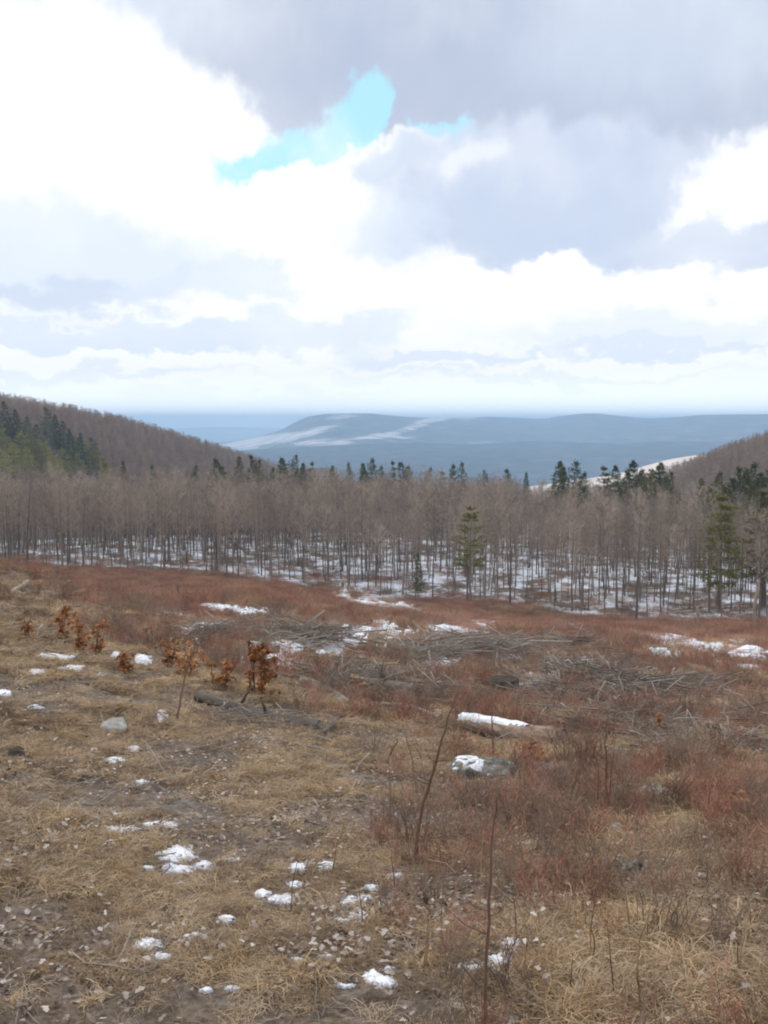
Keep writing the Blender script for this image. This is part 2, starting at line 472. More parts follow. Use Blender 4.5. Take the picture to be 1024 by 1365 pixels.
M['dark_log'] = plant_mat('dark_log', [(.25, (.05, .042, .036)), (.5, (.11, .096, .083)), (.75, (.2, .18, .16))], 7, rand=False, detail=8, stretch=(.22, 1, 1), bump=.8)
M['pale_log'] = plant_mat('barkless_log', [(.25, (.2, .16, .12)), (.5, (.34, .28, .215)), (.75, (.48, .42, .35))], 7, rand=False, detail=8, stretch=(.15, 1, 1), bump=.6)
M['bark_log'] = plant_mat('reddish_bark_log', [(.25, (.1, .066, .05)), (.45, (.22, .155, .12)), (.65, (.38, .3, .24))], 9, rand=False, detail=8, stretch=(.3, 1, 1), bump=.9)
M['cut'] = plant_mat('cut_wood', [(.3, (.2, .17, .14)), (.7, (.38, .33, .27))], 9, rand=False, detail=6)
M['rock'] = plant_mat('grey_rock', [(.3, (.2, .19, .175)), (.5, (.31, .3, .28)), (.7, (.42, .41, .385))], 6, rand=False, detail=9, bump=.6)
M['moss_rock'] = plant_mat('lichen_rock', [(.34, (.07, .068, .058)), (.46, (.15, .15, .13)), (.56, (.25, .245, .225)), (.7, (.44, .43, .41))], 9, rand=False, detail=9, bump=1.0)
M['dark_rock'] = plant_mat('dark_rotten_wood', [(.3, (.03, .022, .018)), (.7, (.08, .058, .045))], 9, rand=False, detail=8, bump=.8)
def snow_mat():
    m, t, b = new_mat('old_snow')
    f = tnoise(t, 14, 6, .65, 'Object'); f2 = tnoise(t, 2.2, 4, .6, 'Object', off=9)
    c = ramp(t, f, [(.3, (.62, .65, .72)), (.55, (.78, .8, .85)), (.75, (.86, .87, .9))])
    dirt = ramp(t, f2, [(.62, (0, 0, 0)), (.8, (1, 1, 1))])
    t.links.new(mixc(t, dirt, c, (.55, .52, .48)), b.inputs['Base Color'])
    b.inputs['Roughness'].default_value = .6
    bp = t.nodes.new('ShaderNodeBump'); bp.inputs['Strength'].default_value = .5; bp.inputs['Distance'].default_value = .01
    t.links.new(tnoise(t, 40, 4, .6), bp.inputs['Height']); t.links.new(bp.outputs[0], b.inputs['Normal'])
    return m
M['snow'] = snow_mat()

# ------------------------------------------------------------------ ground cover zones (world metres)
XEDGE = [-300, 0, 256, 420, 520, 600, 768, 1024, 1324]
DEDGE = [178, 172, 165, 162, 148, 142, 131, 126, 126]
_eaz = [math.atan2(ray(X, 790)[0], ray(X, 790)[1]) for X in XEDGE]
def wood_edge(az): return np.interp(az, _eaz, DEDGE)

def zones(x, y):
    x = np.asarray(x, float); y = np.asarray(y, float)
    D = np.hypot(x, y); az = np.degrees(np.arctan2(x, y))
    n = fbm(x * .35, y * .35, 4, 21); n2 = fbm(x * .12, y * .12, 3, 41)
    red = np.maximum(sstep(-4, 9, az) * sstep(6.2, 10.5, D + .1 * az + (n - .5) * 6) * .8, sstep(14, 21, D + az * .45 + (n - .5) * 12))
    red = red * (0.22 + 0.78 * sstep(.38, .58, n))
    mid = sstep(20, 27, D) * (1 - sstep(60, 80, D)) * sstep(-9, -5, az) * (1 - sstep(9, 13, az))
    red = np.maximum(red, .8 * sstep(62, 85, D))
    red = red * (1 - .6 * mid)
    edge = wood_edge(np.arctan2(x, y))
    wood = sstep(0, 7, D - edge + (fbm(x * .07, y * .07, 3, 61) - .5) * 18)
    litter = (1 - sstep(11, 19, D)) * (1 - sstep(-1, 13, az - 20 * (n - .5))) * .9 + .12
    return np.clip(red * (1 - wood), 0, 1), wood, np.clip(litter, 0, 1), mid, n2

def build_ground():
    fine = np.radians(np.linspace(-27, 27, 341))
    rest = np.radians(np.linspace(27, 333, 62))[1:-1]
    az = np.concatenate([fine, rest])
    r = np.concatenate([np.geomspace(.35, 480, 640), np.geomspace(500, 15000, 60)])
    A, R = np.meshgrid(az, r)
    x, y = np.sin(A) * R, np.cos(A) * R
    z = ground(x.ravel(), y.ravel()).reshape(x.shape)
    V = np.stack([x, y, z], -1).reshape(-1, 3)
    nr, na = len(r), len(az)
    i, j = np.meshgrid(np.arange(nr - 1), np.arange(na), indexing='ij')
    j2 = (j + 1) % na
    F = np.stack([i * na + j, i * na + j2, (i + 1) * na + j2, (i + 1) * na + j], -1).reshape(-1, 4)[:, ::-1]
    V = np.vstack([V, [[0, 0, -2.75]]]); c = len(V) - 1
    jj = np.arange(na)
    F3 = np.stack([jj, (jj + 1) % na, np.full(na, c)], -1)[:, ::-1]
    red, wood, lit, mid, n2 = zones(V[:, 0], V[:, 1])
    m, t, b = new_mat('clearing_ground')
    me = mesh_np('ground', V, [F, F3], [m], True)
    ca = me.attributes.new('zone', 'FLOAT_COLOR', 'POINT')
    ca.data.foreach_set('color', np.stack([red, wood, lit, np.ones_like(red)], -1).astype(np.float32).ravel())
    at_ = t.nodes.new('ShaderNodeAttribute'); at_.attribute_name = 'zone'
    sp = t.nodes.new('ShaderNodeSeparateColor'); t.links.new(at_.outputs['Color'], sp.inputs[0])
    fine_n = tnoise(t, 22, 8, .7); med = tnoise(t, 2.6, 6, .62, off=3); big = tnoise(t, .35, 5, .6, off=8)
    straw = ramp(t, fine_n, [(.3, (.035, .024, .017)), (.45, (.14, .094, .06)), (.58, (.3, .205, .128)), (.72, (.48, .36, .24))])
    soil = ramp(t, fine_n, [(.3, (.033, .024, .018)), (.5, (.13, .098, .075)), (.7, (.33, .28, .235))])
    base = mixc(t, ramp(t, med, [(.4, (0, 0, 0)), (.6, (1, 1, 1))]), straw, soil)
    redc = ramp(t, mth(t, 'ADD', mth(t, 'MULTIPLY', fine_n, .5), mth(t, 'MULTIPLY', big, .5)), [(.32, (.10, .055, .042)), (.45, (.2, .105, .08)), (.56, (.29, .165, .12)), (.66, (.38, .27, .19))])
    base = mixc(t, mth(t, 'MULTIPLY', sp.outputs[0], .85), base, redc)
    litc = ramp(t, tnoise(t, 13, 7, .7, off=21), [(.3, (.07, .055, .045)), (.5, (.17, .14, .12)), (.66, (.3, .27, .245)), (.8, (.42, .4, .38))])
    base = mixc(t, mth(t, 'MULTIPLY', sp.outputs[2], ramp(t, big, [(.35, (.1, .1, .1)), (.6, (.9, .9, .9))])), base, litc)
    # under the bare trees: old snow with brown litter melting through
    sn = mth(t, 'ADD', mth(t, 'MULTIPLY', tnoise(t, .16, 5, .6, off=5), .6), mth(t, 'MULTIPLY', tnoise(t, .9, 6, .65, off=15), .4))
    snow_f = ramp(t, sn, [(.455, (0, 0, 0)), (.53, (1, 1, 1))])
    floor_c = mixc(t, snow_f, (.15, .115, .09), (.66, .7, .78))
    base = mixc(t, sp.outputs[1], base, floor_c)
    # far off the wooded valley bottom takes over
    geo = t.nodes.new('ShaderNodeNewGeometry')
    ln = t.nodes.new('ShaderNodeVectorMath'); ln.operation = 'LENGTH'; t.links.new(geo.outputs['Position'], ln.inputs[0])
    mr = t.nodes.new('ShaderNodeMapRange'); t.links.new(ln.outputs['Value'], mr.inputs[0]); mr.inputs[1].default_value = 300; mr.inputs[2].default_value = 420
    far_c = ramp(t, tnoise(t, .004, 6, .65, off=2), [(.3, (.05, .05, .045)), (.55, (.085, .078, .065)), (.72, (.16, .13, .1))])
    base = mixc(t, mr.outputs[0], base, far_c)
    t.links.new(base, b.inputs['Base Color']); b.inputs['Roughness'].default_value = .95
    bp = t.nodes.new('ShaderNodeBump'); bp.inputs['Strength'].default_value = .9; bp.inputs['Distance'].default_value = .03
    t.links.new(fine_n, bp.inputs['Height']); t.links.new(bp.outputs[0], b.inputs['Normal'])
    tag(obj('ground', me), kind='structure')
build_ground()

# ------------------------------------------------------------------ hills
def ridge(name, mat, skyline, D_foot, D_top, D_back, z_foot, tree=0.0, seed=3, na=160, rough=.03, attr=None, waist=1.0):
    """a hill whose crest stands at D_top; skyline gives where its crest meets the sky, bearing by bearing"""
    Xs = [p[0] for p in skyline]; rows = [p[1] for p in skyline]
    Xq = np.linspace(Xs[0], Xs[-1], na)
    rq = pchip(Xs, rows, Xq)
    tt = np.concatenate([np.linspace(0, 1, 26), np.linspace(1, 2, 9)[1:]])
    V = np.zeros((na, len(tt), 3))
    for k, (X, r) in enumerate(zip(Xq, rq)):
        d = ray(X, r); hd = math.hypot(d[0], d[1]); ux, uy = d[0] / hd, d[1] / hd
        Dt = D_top(X) if callable(D_top) else D_top
        Df = D_foot(X) if callable(D_foot) else D_foot
        zt = d[2] / hd * Dt - tree
        for q, s in enumerate(tt):
            if s <= 1:
                D = Df + (Dt - Df) * s; e = s ** waist
                z = z_foot + (zt - z_foot) * (1 - (1 - e) ** 1.6)
            else:
                D = Dt + (D_back - Dt) * (s - 1); z = zt + (z_foot - zt) * (s - 1) ** 1.5
            V[k, q] = (ux * D, uy * D, z)
    P = V.reshape(-1, 3)
    span = abs(P[:, 2]).max() + 60
    wv = (D_top(512) if callable(D_top) else D_top)
    nz = (fbm(P[:, 0] / wv * 14, P[:, 1] / wv * 14, 5, seed) - .5)
    fade = np.tile(np.where(tt <= 1, np.sin(np.minimum(tt, 1) * math.pi), 0), na)
    P[:, 2] += nz * span * rough * 12 * fade
    nt = len(tt)
    i, j = np.meshgrid(np.arange(na - 1), np.arange(nt - 1), indexing='ij')
    F = np.stack([i * nt + j, (i + 1) * nt + j, (i + 1) * nt + j + 1, i * nt + j + 1], -1).reshape(-1, 4)
    me = mesh_np(name, P, F, [mat], True)
    if attr is not None:
        ca = me.attributes.new('field', 'FLOAT', 'POINT'); ca.data.foreach_set('value', attr(P).astype(np.float32))
    o = tag(obj(name, me), kind='structure')
    return o, V.reshape(na, nt, 3)

def hill_mat(name, dark, mid_, light, scale, field=None):
    m, t, b = new_mat(name)
    c = ramp(t, tnoise(t, scale, 8, .68), [(.3, dark), (.52, mid_), (.72, light)])
    if field:
        a = t.nodes.new('ShaderNodeAttribute'); a.attribute_name = 'field'
        f = mth(t, 'ADD', a.outputs['Fac'], mth(t, 'MULTIPLY', mth(t, 'SUBTRACT', tnoise(t, scale * 1.6, 8, .7, stretch=(.4, 1, 1), off=4), .5), 3.0))
        c = mixc(t, ramp(t, f, [(.4, (0, 0, 0)), (1.0, (.75, .75, .75))]), c, field)
    t.links.new(c, b.inputs['Base Color']); b.inputs['Roughness'].default_value = 1
    b.inputs['Specular IOR Level'].default_value = 0
    return m

far_m = hill_mat('far_forest', (.05, .053, .058), (.115, .118, .122), (.24, .23, .22), .009, (.9, .84, .82))
def far_fields(P):
    """snow-covered farm fields on the headland and the plateau, as ellipses seen from above in (bearing, distance)"""
    X = 512 + FPX * P[:, 0] / P[:, 1] ; row = HORIZON_ROW - FPX * P[:, 2] / P[:, 1]
    f = np.zeros(len(P))
    for (cx, cy, rx, ry, rot, s) in FIELDS:
        a = math.radians(rot); dx, dy = X - cx, row - cy
        u, v = dx * math.cos(a) + dy * math.sin(a), -dx * math.sin(a) + dy * math.cos(a)
        f = np.maximum(f, s * (1 - sstep(.5, 1.3, np.hypot(u / rx, v / ry))))
    return f
FIELDS = [(350, 587, 75, 7, -9, 1.0), (400, 580, 50, 6, -14, .9), (430, 589, 60, 4.5, -3, .8), (505, 581, 40, 4.5, -8, .95), (545, 571, 30, 4, -12, .8),
          (455, 556, 28, 3.5, -4, .75), (580, 559, 34, 4, -8, .9), (620, 558, 26, 2.5, 0, .6), (535, 583, 18, 3, 0, .6), (637, 591, 24, 3.5, 0, .6), (320, 597, 40, 4, 0, .8),
          (790, 604, 14, 2, 0, .45)]
ridge('far_ridge', far_m, [(-700, 574), (-200, 580), (180, 600), (250, 596), (300, 590), (345, 581), (372, 574), (395, 562), (415, 554.5), (440, 551.5), (490, 551), (522, 554), (560, 556.5), (620, 557), (650, 555.5), (690, 557), (722, 558), (750, 554), (790, 551), (828, 554.5), (868, 557.5), (900, 556), (940, 553), (1024, 552), (1250, 551), (1700, 556)],
      lambda X: 4700.0, lambda X: 7600.0 + 600 * math.sin(X * .011), 11500, -262, 0, 5, 420, .014, far_fields, .8)
# a nearer, darker wooded rise along the valley bottom
low_m = hill_mat('valley_forest', (.035, .04, .044), (.075, .08, .085), (.16, .155, .15), .012)
ridge('valley_rise', low_m, [(-700, 612), (0, 610), (200, 607), (290, 604), (340, 599), (400, 596), (470, 593), (540, 590), (620, 592), (720, 588), (820, 591), (900, 588), (1024, 590), (1700, 590)],
      3000.0, 5000.0, 6200, -262, 0, 8, 300, .01, None, .9)
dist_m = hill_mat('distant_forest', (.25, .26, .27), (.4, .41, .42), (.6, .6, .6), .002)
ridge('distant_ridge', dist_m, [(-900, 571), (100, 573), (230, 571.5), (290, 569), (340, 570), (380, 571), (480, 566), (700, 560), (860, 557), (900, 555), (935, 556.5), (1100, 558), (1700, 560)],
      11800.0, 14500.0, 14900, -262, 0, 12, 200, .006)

HILLS = {}
left_m = hill_mat('brown_hill', (.075, .056, .045), (.115, .086, .07), (.17, .13, .105), .03)
HILLS['left'] = ridge('wooded_hill', left_m, [(-420, 498), (-200, 512), (0, 527), (60, 537), (100, 544), (160, 556), (200, 566), (260, 584), (300, 597), (345, 613), (395, 634), (450, 652)],
      lambda X: 330.0 + max(0, X) * .35, lambda X: 640.0 + X * .45, 1300, -60, 9.0, 17, 170, .004)[1]
HILLS['right'] = ridge('wooded_hill', left_m, [(820, 652), (870, 638), (900, 624), (940, 607), (975, 593), (1024, 577), (1200, 545), (1450, 512)],
      lambda X: 300.0, lambda X: 620.0 - (X - 1024) * .25, 1200, -70, 8.5, 19, 170, .004)[1]
field_m = hill_mat('pale_field', (.45, .38, .34), (.66, .58, .54), (.8, .75, .72), .03)
ridge('pale_field_slope', field_m, [(700, 652), (790, 638), (830, 630), (860, 621), (900, 611), (935, 606.5), (980, 604), (1100, 600)],
      950.0, 1250.0, 1900, -150, 0, 23, 60, .004)

# ------------------------------------------------------------------ bare trees
def bare_tree(seed, H, r0, clear=.36, nb=22, subs=5, twigs=6, pale=False, tw=.024, sides=5):
    random.seed(seed)
    tr, cr = Geo(), Geo()
    n = 9; lean = Vector((random.uniform(-.04, .04), random.uniform(-.04, .04), 0))
    P, sx, sy = [], 0, 0
    for k in range(n + 1):
        f = k / n; sx += random.gauss(0, .045) * H / 15; sy += random.gauss(0, .045) * H / 15
        P.append(Vector((sx + lean.x * f * H, sy + lean.y * f * H, f * H - .25 * (k == 0))))
    R = [r0 * (1.35 if k == 0 else 1) * (1 - .93 * (k / n) ** 1.1) for k in range(n + 1)]
    tr.tube(P, R, sides, False)
    def trunk(f):
        a = min(f * n, n - .001); k = int(a); return P[k].lerp(P[k + 1], a - k), R[k] + (R[k + 1] - R[k]) * (a - k)
    az = random.uniform(0, 6.28)
    for b in range(nb):
        f = clear + (1 - clear) * ((b + random.random() * .8) / nb) ** .9
        f = min(f, .985); az += 2.4 + random.uniform(-.5, .5)
        p, r = trunk(f)
        L = H * (.10 + .2 * (1 - f) ** .7) * random.uniform(.7, 1.25) * (.65 if f < clear + .12 else 1)
        up = random.uniform(.55, 1.25) * (.6 + .7 * f)
        d = Vector((math.cos(az), math.sin(az), up)).normalized()
        pts = [p]; q = p.copy(); dd = d.copy()
        for s in range(3):
            dd = (dd + Vector((random.gauss(0, .16), random.gauss(0, .16), .14 + random.gauss(0, .1)))).normalized()
            q = q + dd * L / 3; pts.append(q.copy())
        br = max(r * .5, .018)
        cr.tube(pts, [br, br * .7, br * .45, br * .2 + .003], 3, False)
        for s in range(subs):
            g = random.uniform(.25, 1) * 2.999; k = int(g); sp = pts[k].lerp(pts[k + 1], g - k)
            sd = (dd + Vector((random.gauss(0, .75), random.gauss(0, .75), random.gauss(.15, .5)))).normalized()
            sl = L * random.uniform(.25, .5)
            e = sp + sd * sl
            cr.tube([sp, sp.lerp(e, .55) + Vector((random.gauss(0, .05), random.gauss(0, .05), .05)) * sl, e], [.02, .014, .006], 3, False)
            for w in range(twigs):
                tp = sp.lerp(e, random.uniform(.2, 1))
                td = (sd + Vector((random.gauss(0, .7), random.gauss(0, .7), random.gauss(.2, .5))))
                cr.sliver(tp, td, random.uniform(.35, .95) * H / 15, tw * random.uniform(.7, 1.3))
    for b in range(5):                                             # dead twigs low on the stem
        p, r = trunk(random.uniform(.12, clear)); a = random.uniform(0, 6.28)
        cr.sliver(p, (math.cos(a), math.sin(a), random.uniform(-.1, .6)), random.uniform(.5, 1.4), .04)
    m = M['pale_bark'] if pale else M['bark']
    return tr, cr, m

TREES = []
for k in range(9):
    tr, cr, m = bare_tree(100 + k, 15.0, [.13, .1, .16, .12, .09, .14, .11, .15, .1][k], [.42, .5, .36, .45, .55, .4, .48, .38, .5][k], pale=(k == 8))
    TREES.append((tr.mesh('trunk', [m]), cr.mesh('crown', [M['twig']])))
def joined(tr, cr, ma, mb, name):
    g = Geo(); g.v = tr.v + cr.v; o = len(tr.v)
    g.t = tr.t + [(a + o, b + o, c + o) for a, b, c in cr.t]; g.m = [0] * len(tr.t) + [1] * len(cr.t)
    return g.mesh(name, [ma, mb])
MASS = []
for k in range(7):
    tr, cr, m = bare_tree(300 + k, 15.0, random.uniform(.09, .15), random.uniform(.3, .5), 20, 5, 6, pale=(k == 6), sides=4, tw=.03)
    MASS.append(joined(tr, cr, m, M['twig'], 'bare_wood_piece'))
HILLT = []
for k in range(4):
    tr, cr, m = bare_tree(400 + k, 14.0, .13, .22, 17, 5, 6, sides=3, tw=.11)
    HILLT.append(joined(tr, cr, m, M['hill_twig'], 'hill_wood_piece'))

# where they stand
rng = np.random.default_rng(11)
def wood_points(step, Dmax, azmax):
    k = int(Dmax * 2 / step)
    gx, gy = np.meshgrid(np.arange(k) * step - Dmax, np.arange(k // 2 + 2) * step)
    x = gx.ravel() + rng.uniform(-.48, .48, gx.size) * step; y = gy.ravel() + rng.uniform(-.48, .48, gx.size) * step
    D = np.hypot(x, y); az = np.arctan2(x, y)
    keep = (np.abs(az) < math.radians(azmax)) & (D < Dmax) & (D > wood_edge(az) + 1 + fbm(x * .05, y * .05, 2, 33) * 9 - 4)
    keep &= rng.random(x.size) > .02 + .45 * sstep(.48, .66, fbm(x * .11, y * .11, 3, 55))
    return x[keep], y[keep]
wx, wy = wood_points(2.95, 325, 29)
wD = np.hypot(wx, wy); waz = np.degrees(np.arctan2(wx, wy))
inview = np.abs(waz) < 21.3
order = np.argsort(np.where(inview, wD, 1e6))
near_ids = order[:300]
rest_ids = order[300:]
for i in near_ids:
    k = int(rng.integers(0, 8)) if rng.random() > .05 else 8
    s = float(np.clip(rng.normal(.82, .13), .45, 1.12) * (1 - .1 * sstep(2, 12, waz[i])))
    rim = wD[i] - wood_edge(math.radians(waz[i])) < 9
    look = {2: 'thick-stemmed', 7: 'thick-stemmed', 4: 'thin pole-like', 1: 'thin pole-like'}.get(k, 'slender')
    tall = 'tall ' if s > .86 else ('short ' if s < .74 else '')
    lab = '%s%s bare grey-brown tree %s' % (tall, look, 'at the wood edge beside the red-brown field' if rim else 'in snow behind the front row of trees')
    grp = '%s%s bare trees %s' % (tall, look, 'on the edge of the wood' if rim else 'behind the front row')
    if k == 8:
        lab = 'bare tree with a pale whitish trunk among the grey-brown ones'; grp = 'pale-trunked bare trees'
    o = thing('bare_tree', lab, 'tree', (wx[i], wy[i], gz(wx[i], wy[i])), rng.uniform(0, 6.28), grp, s)
    wd = s * rng.uniform(.65, 1.3); o.scale = (wd, wd, s); o.rotation_euler = (rng.normal(0, .03), rng.normal(0, .03), rng.uniform(0, 6.28))
    obj('trunk', TREES[k][0], o); obj('crown', TREES[k][1], o)
def euler_z(n): return np.stack([np.zeros(n), np.zeros(n), rng.uniform(0, 6.28, n)], -1)
n = len(rest_ids)
scatter('bare_wood', 'leafless grey-brown wood behind the front trees', MASS, np.stack([wx[rest_ids], wy[rest_ids], ground(wx[rest_ids], wy[rest_ids]) - .1], -1),
        np.stack([rng.normal(0, .035, n), rng.normal(0, .035, n), rng.uniform(0, 6.28, n)], -1), np.clip(rng.normal(.84, .13, n), .45, 1.1) * (1 - .13 * sstep(1, 11, waz[rest_ids])), rng.integers(0, 7, n), 'wood')

def hill_wood(V, count, name, label, seed):
    na, nt, _ = V.shape
    a = rng.uniform(0, na - 1.001, count); s = 27.5 * rng.uniform(0, 1, count) ** .85
    ia, js = a.astype(int), s.astype(int); fa, fs = (a - ia)[:, None], (s - js)[:, None]
    P = (V[ia, js] * (1 - fa) + V[ia + 1, js] * fa) * (1 - fs) + (V[ia, js + 1] * (1 - fa) + V[ia + 1, js + 1] * fa) * fs
    P[:, 2] -= .5
    D, az = np.hypot(P[:, 0], P[:, 1]), np.arctan2(P[:, 0], P[:, 1]); keep = np.ones(count, bool)
    for (cx, cy, wd) in HILL_CONIFERS:
        cD = math.hypot(cx, cy); keep &= ~((np.abs(az - math.atan2(cx, cy)) < wd / cD) & (D < cD + 3) & (D > cD - 190))
    P = P[keep]; count = len(P)
    return scatter(name, label, HILLT, P, euler_z(count), rng.uniform(.5, .78, count), rng.integers(0, 4, count), 'wood')
# ------------------------------------------------------------------ conifers
def conifer(seed, H, Rmax, base=.3, whorls=15, per=5, clumps=12, droop=0.0, plume=True, mat='needle', vj=.12):
    random.seed(seed)
    tr, cr = Geo(), Geo()
    n = 7
    P = [Vector((random.gauss(0, .04) * k, random.gauss(0, .04) * k, H * k / n - .25 * (k == 0))) for k in range(n + 1)]
    r0 = H * .0125
    tr.tube(P, [r0 * (1 - .95 * k / n) for k in range(n + 1)], 6, False)
    def trunk(f):
        a = min(f * n, n - .001); k = int(a); return P[k].lerp(P[k + 1], a - k)
    for w in range(whorls):
        f = min(.995, base + (1 - base) * (w + random.uniform(0, .9)) / whorls)
        g = (f - base) / (1 - base)
        L0 = Rmax * ((1 - g) ** .8 * (.55 + .45 * min(1, g * 4)) + .05)
        a0 = random.uniform(0, 6.28)
        for b in range(per):
            if random.random() < (.12 if not plume else .2): continue
            a = a0 + 6.283 * b / per + random.uniform(-.35, .35)
            L = L0 * random.uniform(.55, 1.25)
            d = Vector((math.cos(a), math.sin(a), (.12 + .5 * g if plume else -.15 + .45 * g) + random.gauss(0, .08) - droop)).normalized()
            p = trunk(f); e = p + d * L + Vector((0, 0, .1 * L if plume else .06 * L))
            cr.cur = 1; cr.tube([p, p.lerp(e, .5), e], [.035, .022, .006], 3, False); cr.cur = 0
            side = Vector((-math.sin(a), math.cos(a), 0))
            for c in range(clumps):
                t = random.uniform(.22, 1) ** .75
                w2 = L * .30 * (1.15 - t * .6)
                q = p.lerp(e, t) + side * random.uniform(-1, 1) * w2 + Vector((0, 0, random.gauss(.0, vj) * (1.1 - .45 * g)))
                for s in range(5):
                    dd = d * .6 + side * random.gauss(0, .7) + Vector((random.gauss(0, .3), random.gauss(0, .3), random.gauss(.25 if plume else -.05, .35)))
                    cr.sliver(q, dd, random.uniform(.28, .55) * (1.1 - .55 * g), random.uniform(.07, .13) * (1.1 - .3 * g))
    tip = trunk(1.0)
    for s in range(26): cr.sliver(tip - Vector((0, 0, random.uniform(0, .9))), (random.gauss(0, .5), random.gauss(0, .5), 1), random.uniform(.3, .6), .09)
    return tr.mesh('trunk', [M['bark']]), cr.mesh('crown', [M[mat], M['bark']])
CON = {
    'pine': [conifer(500 + k, 16, 3.4, .28, 20, 5, 13, plume=True, vj=.3) for k in range(4)],
    'spruce': [conifer(520 + k, 16, 2.7, .22, 32, 5, 10, plume=False, vj=.24) for k in range(4)],
    'yellow': [conifer(540 + k, 16, 4.2, .16, 18, 6, 20, plume=True, mat='needle_yellow', vj=.4) for k in range(3)],
    'olive': [conifer(550 + k, 16, 2.9, .25, 19, 6, 14, plume=False, mat='needle_olive', vj=.2) for k in range(2)],
    'lone': [conifer(560, 16, 3.4, .38, 11, 7, 18, plume=True, mat='needle_olive', vj=.1)],
}
def put_conifer(kind, k, X, top, D, wide=1.0, label='', group=None, base_z=None):
    d = ray(X, top); hd = math.hypot(d[0], d[1]); x, y = d[0] / hd * D, d[1] / hd * D
    zt = d[2] / hd * D
    zb = gz(x, y) if base_z is None else base_z
    s = (zt - zb) / 16.0
    o = thing('conifer', label, 'tree', (x, y, zb), rng.uniform(0, 6.28), group)
    w = wide * max(.55, min(1.25, s))
    o.scale = (w, w, s)
    trm, crm = CON[kind][k % len(CON[kind])]
    obj('trunk', trm, o); obj('crown', crm, o)
HILL_CONIFERS = []
def hill_distance(V, X, top, height):
    """where on the hill a tree of that height reaches the given skyline"""
    d = ray(X, top); hd = math.hypot(d[0], d[1]); az = math.atan2(d[0], d[1])
    caz = np.arctan2(V[:, 0, 0], V[:, 0, 1]); k = int(np.argmin(np.abs(caz - az)))
    Ds = np.hypot(V[k, :26, 0], V[k, :26, 1]); q = np.linspace(Ds[0], Ds[-1], 300); z = np.interp(q, Ds, V[k, :26, 2])
    j = int(np.argmin(np.abs(d[2] / hd * q - height - z)))
    HILL_CONIFERS.append((q[j] * math.sin(az), q[j] * math.cos(az), 3.6))
    return float(q[j]), float(z[j]) - .4
put_conifer('lone', 0, 628, 674, 141, 1.3, 'lone dark green pine with tiered boughs standing before the bare trees')
put_conifer('spruce', 1, 558, 738, 143, .75, 'small dark evergreen at the wood edge beside the lone tiered pine')
put_conifer('olive', 0, 964, 658, 138, 1.5, 'tall olive green conifer at the wood edge behind the pale snag')
put_conifer('olive', 1, 1022, 655, 142, 1.6, 'broad olive conifer at the wood edge below the steeper hillside')
rowL = 'dark conifer top poking above the bare treetops towards the blue valley'
rowG = 'conifers rising above the bare treetops'
for X, top, D, w in [(286, 615, 252, 1.7), (296, 622, 256, 1.4), (318, 611, 262, 1.5), (337, 610, 268, 1.3), (346, 616, 262, 1.5), (364, 626, 256, 1.2), (379, 613, 268, 1.9), (394, 610, 274, 1.3), (402, 620, 262, 1.5), (416, 617, 268, 1.1), (441, 624, 274, 1.4), (466, 620, 280, 1.1),
                     (486, 620, 266, 1.7), (496, 614, 272, 1.6), (508, 624, 262, 1.3), (524, 616, 276, 1.0), (535, 619, 272, 1.6), (544, 624, 266, 1.4), (571, 626, 268, 1.3), (590, 630, 250, 1.4), (604, 622, 280, 1.5), (616, 619, 285, 1.2), (646, 630, 272, 1.2), (676, 628, 266, 1.6), (702, 632, 268, 1.2)]:
    put_conifer(('spruce', 'pine', 'olive')[X % 3], X, X, top - 2, D, w * .74, rowL, rowG)
for X, top, D, w in [(745, 619, 232, 1.7), (754, 626, 228, 1.5), (768, 619, 238, 1.6), (777, 634, 226, 1.4), (806, 624, 240, 1.5), (823, 624, 238, 1.6), (834, 632, 230, 1.6), (844, 617, 240, 1.8), (858, 630, 232, 1.7), (869, 628, 230, 1.6), (880, 620, 236, 1.9), (894, 634, 232, 1.5)]:
    put_conifer(('pine', 'spruce', 'olive')[X % 3], X, X, top - 3, D, w * .84, 'dark conifer above the bare treetops in front of the pale snowy field', 'conifers before the pale field')
for X, top, D, w in [(936, 641, 205, 1.5), (962, 634, 210, 1.5), (974, 642, 198, 1.7), (986, 627, 214, 1.7), (1001, 622, 216, 1.8), (1014, 634, 205, 1.7), (1028, 628, 210, 1.7), (950, 656, 188, 1.4), (1004, 650, 180, 1.5)]:
    put_conifer(('spruce', 'olive', 'pine')[X % 3], X, X, top - 3, D, w * .88, 'dark conifer among bare trees at the foot of the steeper wooded hillside', 'conifers at the foot of the steep hillside')
for X, top in [(6, 536), (22, 546), (-14, 540), (36, 556), (63, 543), (74, 553), (84, 562), (106, 577), (48, 566), (123, 584), (12, 556), (94, 572)]:
    D, zb = hill_distance(HILLS['left'], X, top, 19 + rng.uniform(-2, 3))
    put_conifer('spruce' if X % 3 else 'pine', X, X, top, D, 1.5, 'tall dark conifer standing on the lower slope of the long hillside', 'dark conifers on the long hillside', zb)
for X, top in [(5, 571), (28, 574), (46, 583), (60, 588), (100, 581), (114, 588), (18, 590), (84, 598), (36, 597), (124, 598), (70, 604), (2, 600), (104, 604)]:
    D, zb = hill_distance(HILLS['left'], X, top, 14 + rng.uniform(-2, 2))
    put_conifer('yellow', X, X, top, D, 1.7, 'yellow-green bushy pine below the dark conifers on the long hillside', 'yellow-green pines on the long hillside', zb)
for X, top, D in [(140, 612, 280), (165, 616, 276), (205, 622, 270), (262, 622, 262)]:
    put_conifer('yellow' if X < 160 else 'pine', X, X, top, D, .9, 'small evergreen crown showing just above the bare treetops under the long hillside', 'small evergreens under the long hillside')

